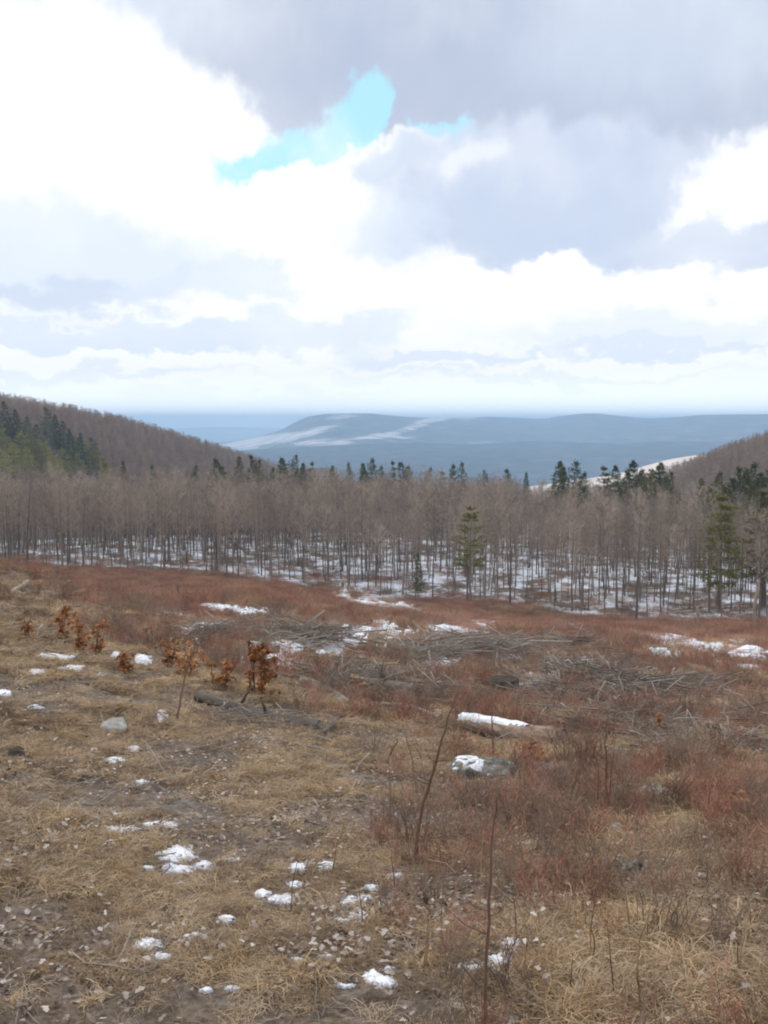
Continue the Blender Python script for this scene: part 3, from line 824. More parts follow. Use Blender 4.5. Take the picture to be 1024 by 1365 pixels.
# the woods on the two hillsides, open in front of their conifers
hill_wood(HILLS['left'], 15000, 'hill_wood', 'brown leafless wood covering the long hillside', 1)
hill_wood(HILLS['right'], 9000, 'hill_wood', 'brown leafless wood covering the steeper hillside above the pale field', 2)

# two pale broken stems at the wood edge
def snag(X, row, h, lab, seed):
    random.seed(seed); p = at(X, row)
    o = thing('snag', lab, 'dead tree', p)
    g = Geo(); pts = [Vector((random.gauss(0, .05) * k, random.gauss(0, .05) * k, h * k / 6 - .3 * (k == 0))) for k in range(7)]
    g.tube(pts, [.24, .2, .19, .17, .16, .14, .05], 8, True, .12)
    obj('trunk', g.mesh('trunk', [M['pale_log']]), o)
    g = Geo()
    for k in range(3):
        a = random.uniform(0, 6.28); q = pts[3 + k]
        g.tube([q, q + Vector((math.cos(a) * .5, math.sin(a) * .5, .3))], [.05, .015], 4)
    obj('branch_stub', g.mesh('branch_stub', [M['pale_log']]), o)
snag(1006, 832, 4.6, 'tall pale broken snag at the edge of the wood below the olive conifer', 1)
snag(931, 833, 2.3, 'short pale broken stump with splintered top at the edge of the wood', 2)

# ------------------------------------------------------------------ snow patches on the open ground
CLEAR = []                      # logs and rocks: (x0, y0, x1, y1, radius)
SNOW_SPOTS = []                 # (x, y, rx, ry): grass keeps off
def snow_patch(X, row, w, h, th=.03, rag=.5, tilt=0.0, label='', group=None, seed=None):
    seed = seed if seed is not None else int(X * 7 + row)
    a, b = at(X - w / 2, row - tilt / 2), at(X + w / 2, row + tilt / 2)
    c, d = at(X, row - h / 2), at(X, row + h / 2)
    ctr = at(X, row)
    U = np.array([(b - a).x, (b - a).y]) / 2; W = np.array([(c - d).x, (c - d).y]) / 2
    lu, lw = np.linalg.norm(U), np.linalg.norm(W)
    if lw > 2.6 * lu: W *= 2.6 * lu / lw; lw = 2.6 * lu
    nu = int(np.clip(w * 1.5, 24, 110)); nw = int(np.clip(nu * lw / lu, 14, 70))
    s, t = np.meshgrid(np.linspace(-1.35, 1.35, nu), np.linspace(-1.35, 1.35, nw))
    x = ctr.x + U[0] * s + W[0] * t; y = ctr.y + U[1] * s + W[1] * t
    asp = lu / max(lw, .01)
    fine = fbm(s * 5.5 * min(1.6, max(.7, asp)) + seed, t * 5.5 + seed * .37, 4, seed % 89, .65) - .5
    low = fbm(s * 1.7 + seed, t * 1.7, 3, seed % 97, .6) - .5
    f = (1 - np.hypot(s, t)) * (1.15 - .5 * min(rag, 1.1)) + low * 1.5 * rag + fine * 1.9 * rag + .1 - .12 * rag
    size = min(lu, lw)
    z = ground(x, y) + np.where(f > 0, min(th, .006 + size * .16) * (1 - np.exp(-2.5 * f)) + .012, f * .25 - .01) + (fbm(x * 18, y * 18, 2, 3) - .5) * .012
    V = np.stack([x - ctr.x, y - ctr.y, z - ctr.z], -1).reshape(-1, 3)
    i, j = np.meshgrid(np.arange(nw - 1), np.arange(nu - 1), indexing='ij')
    F = np.stack([i * nu + j, i * nu + j + 1, (i + 1) * nu + j + 1, (i + 1) * nu + j], -1).reshape(-1, 4)
    up = f > 0
    comp = np.full(f.shape, -1); nc = 0; sizes = []
    for i0, j0 in zip(*np.nonzero(up)):
        if comp[i0, j0] >= 0: continue
        st = [(i0, j0)]; comp[i0, j0] = nc; cnt = 0
        while st:
            i1, j1 = st.pop(); cnt += 1
            for i2, j2 in ((i1 + 1, j1), (i1 - 1, j1), (i1, j1 + 1), (i1, j1 - 1), (i1 + 1, j1 + 1), (i1 - 1, j1 - 1), (i1 + 1, j1 - 1), (i1 - 1, j1 + 1)):
                if 0 <= i2 < nw and 0 <= j2 < nu and up[i2, j2] and comp[i2, j2] < 0:
                    comp[i2, j2] = nc; st.append((i2, j2))
        sizes.append(cnt); nc += 1
    big = int(np.argmax(sizes)) if sizes else -1
    for k in range(nc):
        if k != big and (group is None or sizes[k] < 7): continue       # an island of some size is a patch of its own
        Fk = F[(comp.ravel()[F] == k).any(1)]
        used = np.unique(Fk); remap = np.zeros(len(V), int); remap[used] = np.arange(len(used))
        me = mesh_np('snow_patch', V[used], remap[Fk], [M['snow']], True)
        tag(obj('snow_patch', me, None, ctr), label, 'snow', group)
    SNOW_SPOTS.append((ctr.x, ctr.y, U, W))

SG = 'small snow remnants on the matted grass'
SL = 'small remnant of old snow lying on matted brown grass and leaf litter'
snow_patch(237, 1141, 44, 20, .022, .45, 0, 'largest bright snow remnant on the matted grass with two smaller ones beside it')
for X, row, w, h in [(238, 1161, 34, 10), (273, 1156, 26, 10), (163, 1109, 34, 10), (215, 1101, 36, 6), (398, 1158, 17, 12), (392, 1182, 17, 7), (350, 1193, 20, 7), (376, 1201, 30, 14),
                     (466, 1203, 20, 11), (478, 1224, 21, 13), (197, 1261, 32, 13), (215, 1278, 22, 10), (260, 1251, 27, 10), (303, 1226, 20, 9), (435, 1155, 20, 6), (528, 1170, 16, 6),
                     (617, 1291, 18, 7), (683, 1360, 14, 9), (177, 1000, 15, 9), (151, 1014, 22, 8), (486, 1200, 14, 8), (75, 877, 34, 9), (95, 893, 28, 8), (50, 896, 20, 6), (5, 924, 18, 8), (137, 900, 14, 5), (190, 878, 18, 12), (645, 1058, 16, 9), (600, 1225, 10, 5)]:
    snow_patch(X, row, w * 1.15, h, .018, .5, 0, SL, SG)
random.seed(91)
for k in range(22):
    X, row = random.uniform(0, 560), random.uniform(860, 1340)
    if X > 330 and row < 1040: continue
    snow_patch(X, row, random.uniform(13, 28) * (.6 + row / 2600), random.uniform(3, 6), .016, .55, 0, SL, SG, 900 + k)
snow_patch(507, 1309, 38, 15, .022, .45, 8, 'long bright snow remnant lying alone below the dark leaf litter')
snow_patch(680, 1263, 26, 18, .022, .4, -10, 'slanting snow remnant close to the brown foreground sapling')
snow_patch(668, 1282, 34, 14, .02, .55, 0, 'lumpy snow remnant just behind the brown foreground sapling')
snow_patch(642, 1291, 34, 9, .02, .55, 0, 'flat snow remnant at the foot of the brown foreground sapling')
MG = 'snow patches among the felled logs'
MLB = 'ragged patch of old snow among slash and logs in the clearing'
for X, row, w, h in [(282, 832, 46, 14), (225, 822, 30, 8), (292, 808, 26, 5), (415, 847, 66, 22), (500, 838, 62, 18), (545, 850, 22, 8), (600, 844, 44, 14), (640, 831, 40, 9),
                     (587, 884, 30, 14), (666, 879, 30, 16), (711, 899, 30, 16), (708, 915, 28, 8), (773, 892, 38, 9), (700, 868, 18, 6), (660, 838, 16, 5), (455, 800, 26, 5), (335, 815, 26, 5), (1000, 890, 20, 6), (720, 905, 14, 8)]:
    snow_patch(X, row, w * 1.35, h * 1.3, .06, .95, 0, MLB, MG)
snow_patch(520, 811, 130, 15, .2, .6, 20, 'long slanting snowbank along the wood edge below the bare trees')
TG = 'snow streaks across the red-brown field'
TL = 'thin streak of snow crossing the red-brown field before the wood'
for X, row, w, h, ti in [(840, 852, 90, 5, 2), (925, 858, 110, 9, 8), (985, 870, 90, 9, 14), (1005, 858, 60, 6, 6), (960, 884, 60, 5, 8), (770, 834, 50, 5, 0), (880, 866, 40, 4, 6), (1015, 880, 30, 6, 4), (905, 848, 50, 3, 2)]:
    snow_patch(X, row, w, h * 1.4, .08, .95, ti, TL, TG)

# ------------------------------------------------------------------ logs, stumps, rocks
def log(p0, p1, r0, r1, label, mat, cut='cut', stubs=2, bend=.03, seed=1, sides=14, sink=.25, name='log', cat='log'):
    random.seed(seed)
    a, b = Vector(p0), Vector(p1)
    mid = (a + b) / 2; mid.z = min(a.z, b.z)
    axis = (b - a); Ln = axis.length; axis.normalize(); rz = math.atan2(axis.y, axis.x)
    o = thing(name, label, cat, (mid.x, mid.y, gz(mid.x, mid.y)), rz)
    pull = lambda v: v * (1 - .35 / v.length)
    a2, b2 = pull(a), pull(b); CLEAR.append((a2.x, a2.y, b2.x, b2.y, r0))
    n = min(max(6, int(Ln / max(r0, .05))), 26)
    org = Vector(o.location); back = Matrix.Rotation(-rz, 3, 'Z')
    a, b, axis = back @ (a - org), back @ (b - org), back @ axis
    side = axis.cross(Vector((0, 0, 1))).normalized()
    def pt(f):
        return a + (b - a) * f + side * math.sin(f * 3.1 + seed) * bend * Ln
    g = Geo(); pts, rad = [], []
    for k in range(n + 1):
        f = k / n; p = pt(f); r = r0 + (r1 - r0) * f
        p.z = p.z + r * (1 - sink)
        pts.append(p); rad.append(r * (1 + .05 * math.sin(k * 1.3 + seed)))
    g.tube(pts, rad, sides, False, .05, [1 + random.uniform(-.13, .13) for _ in range(sides)])
    me = g.mesh('trunk', [M[mat]], True); body = obj('trunk', me, o)
    for e, (q, qn, r) in enumerate(((pts[0], pts[1], rad[0]), (pts[-1], pts[-2], rad[-1]))):
        d = (q - qn).normalized(); gg = Geo()
        u = d.orthogonal().normalized(); w = d.cross(u); c0 = gg.vert(q + d * .012)
        ring = [gg.vert(q + d * .004 + (u * math.cos(t) + w * math.sin(t)) * r * .98 * random.uniform(.94, 1.0)) for t in np.linspace(0, 6.283, 13)[:-1]]
        for k in range(12): gg.tri(c0, ring[k], ring[(k + 1) % 12])
        obj('cut_end', gg.mesh('cut_end', [M[cut]]), o)
    for s in range(stubs):
        f = random.uniform(.15, .85); k = int(f * n); q = pts[k]; r = rad[k]
        d = (side * random.choice((-1, 1)) * random.uniform(.2, .9) + Vector((0, 0, random.uniform(.4, 1))) + axis * random.uniform(-.5, .5)).normalized()
        l = r * random.uniform(2, 4.5); gg = Geo()
        gg.tube([q + d * r * .6, q + d * (r + l * .5), q + d * (r + l) + Vector((random.gauss(0, .1), random.gauss(0, .1), 0)) * l], [r * .3, r * .22, r * .1], 6, True)
        obj('branch_stub', gg.mesh('branch_stub', [M[mat]]), o)
    fwd = Matrix.Rotation(rz, 3, 'Z')
    return o, [fwd @ p for p in pts], rad, org
def log_at(X0, r0_, X1, r1_, px0, px1, label, mat, **k):
    a, b = at(X0, r0_), at(X1, r1_)
    return log(a, b, px0 / 2 * a.length / FPX, px1 / 2 * b.length / FPX, label, mat, **k)

LOGO, LP, LR, LORG = log_at(612, 970, 752, 1000, 19, 32, 'thick reddish-barked log with snow along its upper end', 'bark_log', seed=5, stubs=0, sink=.22, bend=.035)
def snow_on_log():
    n = len(LP); nu, nv = 60, 15
    P = np.array([p + LORG for p in LP]); q = np.linspace(-.1, n * .68, nu); k = np.clip(q, 0, n - 1.01).astype(int); f = (np.clip(q, 0, n - 1.01) - k)[:, None]
    C = P[k] * (1 - f) + P[k + 1] * f; R = np.interp(q, np.arange(n), LR)
    ax = P[-1] - P[0]; ax /= np.linalg.norm(ax); sd = np.cross(ax, [0, 0, 1]); sd /= np.linalg.norm(sd); up = np.cross(sd, ax)
    th = np.linspace(-1.25, 1.25, nv); Q, T = np.meshgrid(q / (n * .68), th, indexing='ij')
    fld = 1.0 - (T / (1.05 - .75 * Q)) ** 2 - np.maximum(0, Q - .75) * 3 + (fbm(Q * 12, T * 3, 3, 7) - .5) * 2.4
    rr = R[:, None] * 1.05 + np.clip(fld, -.6, 1) * .02
    V = C[:, None, :] + (np.sin(T)[..., None] * sd + np.cos(T)[..., None] * up) * rr[..., None]
    i, j = np.meshgrid(np.arange(nu - 1), np.arange(nv - 1), indexing='ij')
    F = np.stack([i * nv + j, i * nv + j + 1, (i + 1) * nv + j + 1, (i + 1) * nv + j], -1).reshape(-1, 4)
    F = F[(fld.ravel()[F] > -.3).any(1)]
    o = obj('snow_patch', mesh_np('snow_patch', V.reshape(-1, 3), F, [M['snow']], True))
    tag(o, 'strip of snow lying along the top of the thick reddish-barked log', 'snow')
random.seed(3); snow_on_log()
log_at(262, 934, 428, 976, 13, 18, 'long dark grey weathered log sunk in grass beside the rust-leaved oak sapling', 'dark_log', seed=6, stubs=2, bend=.04)
log_at(424, 984, 452, 962, 11, 8, 'short broken dark limb rising at the end of the long dark log', 'dark_log', seed=7, stubs=0, name='broken_limb', cat='branch')
log_at(500, 908, 606, 922, 9, 13, 'pale barkless log among the slash above the thick snowy log', 'pale_log', seed=8, stubs=1)
log_at(468, 916, 552, 926, 18, 16, 'grey weathered log lying against the pale barkless log', 'log', seed=9, stubs=2)
log_at(400, 914, 470, 944, 14, 12, 'short grey weathered log lying among dry stalks', 'log', seed=10, stubs=2)
log_at(440, 902, 500, 893, 8, 7, 'thin grey log lying across the slash', 'log', seed=12, stubs=1)
log_at(876, 908, 938, 934, 9, 6, 'dark crooked limb on the ground before the snow-streaked field', 'dark_log', seed=13, stubs=2, bend=.1, name='fallen_limb', cat='branch')
log_at(740, 939, 770, 947, 5, 4, 'short whitish barkless stick below the snow patches', 'pale_log', seed=14, stubs=0, name='fallen_limb', cat='branch')
log_at(850, 972, 1026, 1000, 7, 4, 'long pale fallen pole in the grey slash', 'log', seed=15, stubs=3, bend=.03, name='fallen_pole', cat='branch')
log_at(905, 1008, 990, 996, 7, 6, 'grey fallen limb lying across the slash beside the pale boulder', 'log', seed=16, stubs=2, name='fallen_limb', cat='branch')
log_at(18, 800, 30, 778, 7, 5, 'pale forked dead limb sticking up on the grassy bank', 'pale_log', seed=17, stubs=1, name='fallen_limb', cat='branch')
log_at(30, 790, 66, 792, 6, 5, 'pale dead limb lying flat on the grassy bank', 'pale_log', seed=18, stubs=1, name='fallen_limb', cat='branch')
log_at(690, 1058, 740, 1052, 5, 4, 'grey stick lying in the red brush past the lichened boulder', 'log', seed=19, stubs=1, name='fallen_limb', cat='branch')
log_at(600, 870, 700, 880, 7, 5, 'thin dark log among the snow patches in the clearing', 'dark_log', seed=20, stubs=2)
log_at(560, 868, 640, 858, 6, 5, 'slender grey log in the clearing before the wood', 'log', seed=21, stubs=2)
log_at(380, 884, 440, 896, 6, 5, 'slender pale log behind the rust-leaved oaks', 'log', seed=22, stubs=1)
log_at(940, 1020, 1026, 1040, 8, 6, 'grey weathered limb half buried past the pale boulder', 'dark_log', seed=23, stubs=2, name='fallen_limb', cat='branch')
log_at(475, 872, 545, 880, 6, 4, 'thin grey log below the long snowbank', 'log', seed=24, stubs=2)

PG, PL = 'grey poles left lying among the slash', 'grey weathered pole left lying among the slash and red brush'
random.seed(57)
for k in range(20):
    X, row = random.uniform(380, 1000), random.uniform(850, 1000); dx, dy = random.uniform(24, 70), random.gauss(4, 9)
    o_ = log_at(X, row, X + dx, row + dy, random.uniform(3.5, 7), random.uniform(2.5, 5), PL, random.choice(['log', 'log', 'stick', 'pale_log']), seed=60 + k, stubs=random.choice((0, 1, 2)), bend=.04, sink=-.3, name='fallen_pole', cat='branch')[0]
    o_['group'] = PG; random.seed(157 + k)
def stump(X, row, wpx, hpx, label, seed):
    random.seed(seed); p = at(X, row); k = p.length / FPX; r = wpx * k / 2; h = hpx * k
    o = thing('stump', label, 'stump', p, random.uniform(0, 6))
    g = Geo(); rings = g.tube([(0, 0, -.1), (0, 0, h * .25), (0, 0, h * .7), (.01, 0, h)], [r * 1.25, r * 1.02, r * .95, r * .93], 14, False, .09)
    obj('trunk', g.mesh('trunk', [M['dark_log']], True), o)
    g = Geo(); c = g.vert((0, 0, h + .012)); ring = [g.vert((math.cos(t) * r * .95, math.sin(t) * r * .95, h + .004 + random.uniform(0, .02))) for t in np.linspace(0, 6.283, 15)[:-1]]
    for q in range(14): g.tri(c, ring[q], ring[(q + 1) % 14])
    obj('cut_top', g.mesh('cut_top', [M['dark_rock']]), o)
stump(672, 940, 40, 34, 'dark squat tree stump behind the thick snowy log', 1)
stump(950, 985, 20, 16, 'small dark stump in the grey slash beside the fallen pole', 2)
stump(22, 1012, 20, 10, 'dark charred lump of a stump on the bare leaf litter', 3)

def rock(X, row, wpx, hpx, label, mat, seed, depth=.8):
    random.seed(seed); p = at(X, row); k = p.length / FPX
    w, h = wpx * k / 2, hpx * k
    CLEAR.append((p.x, p.y, p.x * .97, p.y * .97, w * .9))
    nu, nv = 40, 20; V = []
    for i in range(nv + 1):
        th = math.pi * i / nv
        for j in range(nu):
            ph = 2 * math.pi * j / nu
            x, y, z = math.sin(th) * math.cos(ph), math.sin(th) * math.sin(ph), math.cos(th)
            f = 1 + (float(fbm(np.array(x * 1.6 + seed * 3.1 + z), np.array(y * 1.6 - z * 1.3 + 5), 3, seed)) - .5) * .7
            V.append((math.copysign(abs(x) ** .8, x) * w * f, math.copysign(abs(y) ** .8, y) * w * depth * f, math.copysign(abs(z) ** .75, z) * h * f * .8))
    F = [(i * nu + j, (i + 1) * nu + j, (i + 1) * nu + (j + 1) % nu, i * nu + (j + 1) % nu) for i in range(nv) for j in range(nu)]
    me = mesh_np('rock', V, np.array(F), [M[mat]], True)
    o = tag(obj('rock', me, None, p + Vector((0, 0, h * .12)), seed * .7), label, 'rock')
    return o, p, w, h
rk, rp, rw, rh = rock(640, 1032, 84, 19, 'long lichen-grey boulder in the red brush in front of the thick log', 'moss_rock', 4, .6)
rk.rotation_euler.z = -.25
def cap(o, rp, rw, rh):
    """thin snow following the top of the boulder"""
    V = np.array([v.co for v in o.data.vertices]); nv = fbm(V[:, 0] * 13, V[:, 1] * 13, 3, 5)
    up = np.array([v.normal.z for v in o.data.vertices])
    k = sstep(.5, .62, nv) * sstep(.5, .8, up) * (1 - sstep(-rw * .1, rw * .3, V[:, 0]))
    F = np.array([p.vertices[:] for p in o.data.polygons]); F = F[(k[F] > .15).any(1)]
    V2 = V + np.stack([0 * up, 0 * up, k * .035 - .014], -1)
    used = np.unique(F); rm = np.zeros(len(V), int); rm[used] = np.arange(len(used))
    q = obj('snow_patch', mesh_np('snow_patch', V2[used], rm[F], [M['snow']], True), None, o.location, o.rotation_euler.z)
    tag(q, 'thin cap of snow on top of the lichen-grey boulder', 'snow')
cap(rk, rp, rw, rh)
rock(152, 972, 46, 11, 'flat pale grey rock set in the matted grass', 'rock', 7, .7)
rock(948, 1026, 24, 13, 'small pale boulder in the grey slash', 'rock', 9)
rock(820, 1114, 26, 13, 'grey rock half hidden in the red brush', 'rock', 11)
rock(838, 1162, 30, 16, 'dark lichened rock in the tangle of dry stalks', 'moss_rock', 13)
rock(870, 1062, 44, 12, 'low pale rock slab lying in the brush', 'rock', 15, .9)

# ------------------------------------------------------------------ oak saplings with rust leaves
def leaf(g, p, d, up, L, W):
    """lobed, curled leaf: 8 points"""
    d = d.normalized(); s = d.cross(up)
    if s.length < 1e-4: s = d.orthogonal()
    s.normalize(); nrm = s.cross(d)
    out = [(0, .02), (.3, .34), (.45, .2), (.7, .44), (1, 0)]
    spine = [g.vert(p + d * L * t - nrm * L * .22 * t * t) for t, _ in out]
    le = [g.vert(p + d * L * t + s * W * w + nrm * W * .28 * w * random.uniform(.3, 1.6) - nrm * L * .22 * t * t) for t, w in out[:-1]]
    ri = [g.vert(p + d * L * t - s * W * w + nrm * W * .28 * w * random.uniform(.3, 1.6) - nrm * L * .22 * t * t) for t, w in out[:-1]]
    for k in range(3):
        g.quad(spine[k], spine[k + 1], le[k + 1], le[k]); g.quad(spine[k], ri[k], ri[k + 1], spine[k + 1])
    g.tri(spine[3], spine[4], le[3]); g.tri(spine[3], ri[3], spine[4])

def oak(X, row, hpx, wpx, nl, label, seed, group=None):
    random.seed(seed); p = at(X, row); k = p.length / FPX; H, Wd = hpx * k, wpx * k
    o = thing('oak_sapling', label, 'sapling', p, 0, group)
    st, lv = Geo(), Geo()
    stems = max(3, int(wpx / 12))
    for s in range(stems):
        a = random.uniform(0, 6.28); bx = Vector((math.cos(a), math.sin(a), 0)) * random.uniform(0, Wd * .25)
        top = Vector((bx.x * 1.8 + random.gauss(0, Wd * .14), bx.y * 1.8 + random.gauss(0, Wd * .14), H * random.uniform(.65, 1.05)))
        m = bx.lerp(top, .5) + Vector((random.gauss(0, .04), random.gauss(0, .04), 0))
        st.tube([bx - Vector((0, 0, .05)), m, top], [.011, .008, .003], 4)
        for b in range(9):
            f = random.uniform(.0, .95); q = (bx.lerp(m, f * 2) if f < .5 else m.lerp(top, f * 2 - 1))
            a2 = random.uniform(0, 6.28); e = q + Vector((math.cos(a2), math.sin(a2), random.uniform(-.2, .6))) * H * random.uniform(.1, .3)
            st.tube([q, e], [.005, .002], 3, False)
            for l in range(max(1, int(2.0 * nl) // (stems * 9))):
                lp = q.lerp(e, random.uniform(.3, 1))
                d = Vector((random.gauss(0, 1), random.gauss(0, 1), random.gauss(-.5, .5)))
                leaf(lv, lp, d, Vector((random.gauss(0, .5), random.gauss(0, .5), 1)), random.uniform(.055, .11), random.uniform(.05, .085))
    obj('stem', st.mesh('stem', [M['sapling']]), o)
    obj('leaves', lv.mesh('leaves', [M['oak_leaf']]), o)['kind'] = 'stuff'
oak(338, 930, 78, 66, 330, 'rust-leaved oak sapling beside the long dark log, the fullest of them', 1)
oak(116, 872, 52, 50, 200, 'rust-leaved oak sapling on the bank with snow remnants before it', 2)
oak(82, 852, 42, 44, 120, 'smaller rust-leaved oak sapling next to the one on the bank', 3)
OG, OL = 'low rust-leaved oak sprouts along the edge of the brush', 'low rust-leaved oak sprout at the edge of the red brush'
for X, row, h, w, nl in [(290, 915, 46, 44, 120), (250, 905, 52, 50, 130), (168, 900, 30, 36, 70), (225, 890, 40, 40, 80), (40, 858, 40, 26, 50), (705, 1012, 26, 50, 60), (205, 870, 34, 30, 60),
                       (982, 1080, 24, 30, 50), (880, 975, 24, 26, 40), (480, 925, 30, 26, 40)]:
    oak(X, row, h, w, nl, OL, X, OG)

# ------------------------------------------------------------------ bare saplings and tall stalks
def sapling(path, wpx, label, mat, seed, twigs=8, group=None, name='bare_sapling'):
    """path: places of the stem in the photograph, from the ground up, all at the distance of its foot"""
    random.seed(seed); p = at(*path[0]); dist = p.y
    pts = []
    for k, (X, r) in enumerate(path):
        d = ray(X, r); q = Vector(d * (dist / d[1])); q.y += random.gauss(0, .015) * k; pts.append(q - p)
    pts[0].z -= .04
    o = thing(name, label, 'sapling', p, 0, group)
    r0 = wpx / 2 * dist / FPX; n = len(pts)
    # smooth the stem
    P = [pts[0]]
    for a, b in zip(pts[:-1], pts[1:]):
        for f in (.34, .67, 1): P.append(a.lerp(b, f) + Vector((random.gauss(0, 1), random.gauss(0, 1), 0)) * r0 * .5)
    g = Geo(); R = [r0 * (1 - .75 * k / (len(P) - 1)) for k in range(len(P))]
    g.tube(P, R, 6, True); obj('stem', g.mesh('stem', [M[mat]], True), o)
    Ln = sum((b - a).length for a, b in zip(P[:-1], P[1:]))
    g = Geo()
    for t in range(twigs):
        f = random.uniform(.35, .97) * (len(P) - 1.01); k = int(f); q = P[k].lerp(P[k + 1], f - k)
        a = random.uniform(0, 6.28); l = Ln * random.uniform(.08, .24)
        d = Vector((math.cos(a), math.sin(a), random.uniform(.5, 1.3))).normalized()
        e = q + d * l; mm = q.lerp(e, .5) + Vector((0, 0, -.08 * l))
        g.tube([q, mm, e], [R[k] * .5, R[k] * .35, R[k] * .15], 4, False)
        for u in range(2):
            q2 = mm.lerp(e, random.random()); g.tube([q2, q2 + (d + Vector((random.gauss(0, .5), random.gauss(0, .5), .2))) * l * .35], [R[k] * .25, R[k] * .1], 3, False)
    if twigs: obj('twigs', g.mesh('twigs', [M[mat]]), o)['kind'] = 'stuff'
sapling([(555, 1150), (556, 1110), (570, 1055), (583, 1000), (597, 955), (614, 912)], 6, 'thin dark red-brown sapling leaning beside the lichen-grey boulder', 'sapling', 1, 7)
sapling([(648, 1362), (648, 1300), (651, 1230), (656, 1150), (662, 1090), (666, 1048)], 6, 'brown sapling stem standing by the slanting snow remnant', 'sapling', 2, 9)
sapling([(854, 1362), (853, 1320), (848, 1292), (856, 1262), (862, 1225)], 5, 'pale forked twig standing up from the dense dry tangle', 'stalk', 3, 8)
sapling([(737, 1212), (738, 1190), (737, 1166)], 4, 'short straight straw-coloured stalk in the dry tangle', 'stalk', 4, 2, None, 'dead_stalk')
sapling([(236, 960), (240, 930), (250, 893), (258, 862)], 4, 'tall tan twig rising beside the rust-leaved oak sprouts', 'tan_sapling', 5, 7)
sapling([(808, 1075), (809, 1030), (807, 990), (808, 958)], 4, 'upright reddish sapling past the cut end of the thick log', 'sapling', 6, 7)
sapling([(657, 1010), (657, 975), (656, 935)], 3.5, 'thin dark sapling in front of the thick snowy log', 'sapling', 8, 3)
sapling([(240, 800), (238, 790), (236, 778)], 3, 'dark upright twig in the red field before the wood', 'sapling', 9, 6)
sapling([(515, 1020), (523, 1000), (530, 984)], 4, 'short leaning red twig in the red brush', 'sapling', 10, 5)
sapling([(790, 935), (791, 915), (789, 895)], 3, 'thin dark sapling beside the snow patches in the clearing', 'sapling', 11, 5)
sapling([(620, 860), (624, 842), (630, 826)], 3.5, 'pale leaning dead stem among the snow patches before the wood', 'stalk', 12, 4)
SGp, SLb = 'thin stalks standing in the dry tangle', 'thin bare tan stalk standing in the dry tangle'
random.seed(44)
for k in range(34):
    X = random.uniform(380, 1015); row = random.uniform(1060, 1340)
    h = random.uniform(45, 120); dx = random.gauss(0, 14)
    sapling([(X, row), (X + dx * .4, row - h * .5), (X + dx, row - h)], random.uniform(2, 3.2), SLb, random.choice(['stalk', 'tan_sapling', 'sapling']), 50 + k, random.choice((2, 4, 6)), SGp, 'dead_stalk')

# ------------------------------------------------------------------ ground cover: straw, leaves, sticks, red brush (uncountable)
def tuft(seed, n, L, spread, flat, mat, w=.0032):
    random.seed(seed); g = Geo(); a0 = random.uniform(0, 6.28)
    for k in range(n):
        a = random.uniform(0, 6.28) if flat < .75 else random.gauss(a0, 1.1)
        bx = Vector((random.gauss(0, spread), random.gauss(0, spread), -.01)); l = L * random.uniform(.5, 1.3)
        h = Vector((math.cos(a), math.sin(a), 0)); up = random.uniform(.15, 1.1) * (1 - flat)
        p1 = bx + h * l * .3 + Vector((0, 0, l * (.12 + .42 * up) + .012)); p2 = p1 + h * l * .35 + Vector((random.gauss(0, .02), random.gauss(0, .02), l * (.25 * up - .02)))
        p3 = p2 + h * l * .35 + Vector((random.gauss(0, .04), random.gauss(0, .04), l * (-.2 + .2 * up)))
        p2.z = max(p2.z, .006); p3.z = max(p3.z, .003)
        s = h.cross(Vector((random.gauss(0, .5), random.gauss(0, .5), 1))).normalized() * w * random.uniform(.6, 1.5)
        v = [g.vert(bx - s), g.vert(bx + s), g.vert(p1 - s), g.vert(p1 + s), g.vert(p2 - s * .8), g.vert(p2 + s * .8), g.vert(p3)]
        g.quad(v[0], v[1], v[3], v[2]); g.quad(v[2], v[3], v[5], v[4]); g.tri(v[4], v[5], v[6])
    return g.mesh('grass_piece', [M[mat]])
GRASS = [tuft(600 + k, 60, .17, .045, .62, 'straw', .0021) for k in range(3)] + [tuft(610 + k, 95, .2, .10, .95, 'mat_straw', .0021) for k in range(4)] + [tuft(620 + k, 40, .26, .05, .4, 'straw', .0019) for k in range(2)]

def brush(seed, n, H, mat, spread, twig=4):
    random.seed(seed); g = Geo()
    for k in range(n):
        a = random.uniform(0, 6.28); r = random.uniform(0, spread)
        p = Vector((math.cos(a) * r, math.sin(a) * r, -.03)); d = Vector((random.gauss(0, .35), random.gauss(0, .35), 1)).normalized()
        l = H * random.uniform(.5, 1.15)
        m = p + d * l * .5; e = m + (d + Vector((random.gauss(0, .3), random.gauss(0, .3), 0))).normalized() * l * .5
        g.tube([p, m, e], [.0045, .0035, .0015], 3, False)
        for t in range(twig):
            q = m.lerp(e, random.uniform(-.5, 1)); dd = (d + Vector((random.gauss(0, .8), random.gauss(0, .8), random.gauss(.2, .3)))).normalized()
            tl = l * random.uniform(.18, .42); e2 = q + dd * tl
            g.sliver(q, dd, tl, .006)
            for u in range(3): g.sliver(q.lerp(e2, random.uniform(.3, 1)), dd + Vector((random.gauss(0, .7), random.gauss(0, .7), random.gauss(.2, .5))), tl * random.uniform(.3, .6), .0045)
    return g.mesh('brush_piece', [M[mat]])
BRUSH = [brush(700 + k, 24, .42, 'red_twig', .28) for k in range(4)] + [brush(710 + k, 20, .5, 'brown_twig', .3) for k in range(2)]
FARB = []
for k in range(4):                       # wider clumps of the same brush for the far field
    random.seed(730 + k); g = Geo()
    for q in range(230):
        p = Vector((random.gauss(0, .55), random.gauss(0, .55), random.uniform(0, .3)))
        g.sliver(p, (random.gauss(0, .5), random.gauss(0, .5), 1), random.uniform(.2, .5), .022)
    FARB.append(g.mesh('far_brush_piece', [[M['red_twig'], M['red_twig'], M['straw'], M['brown_twig']][k]]))
LEAVES = []
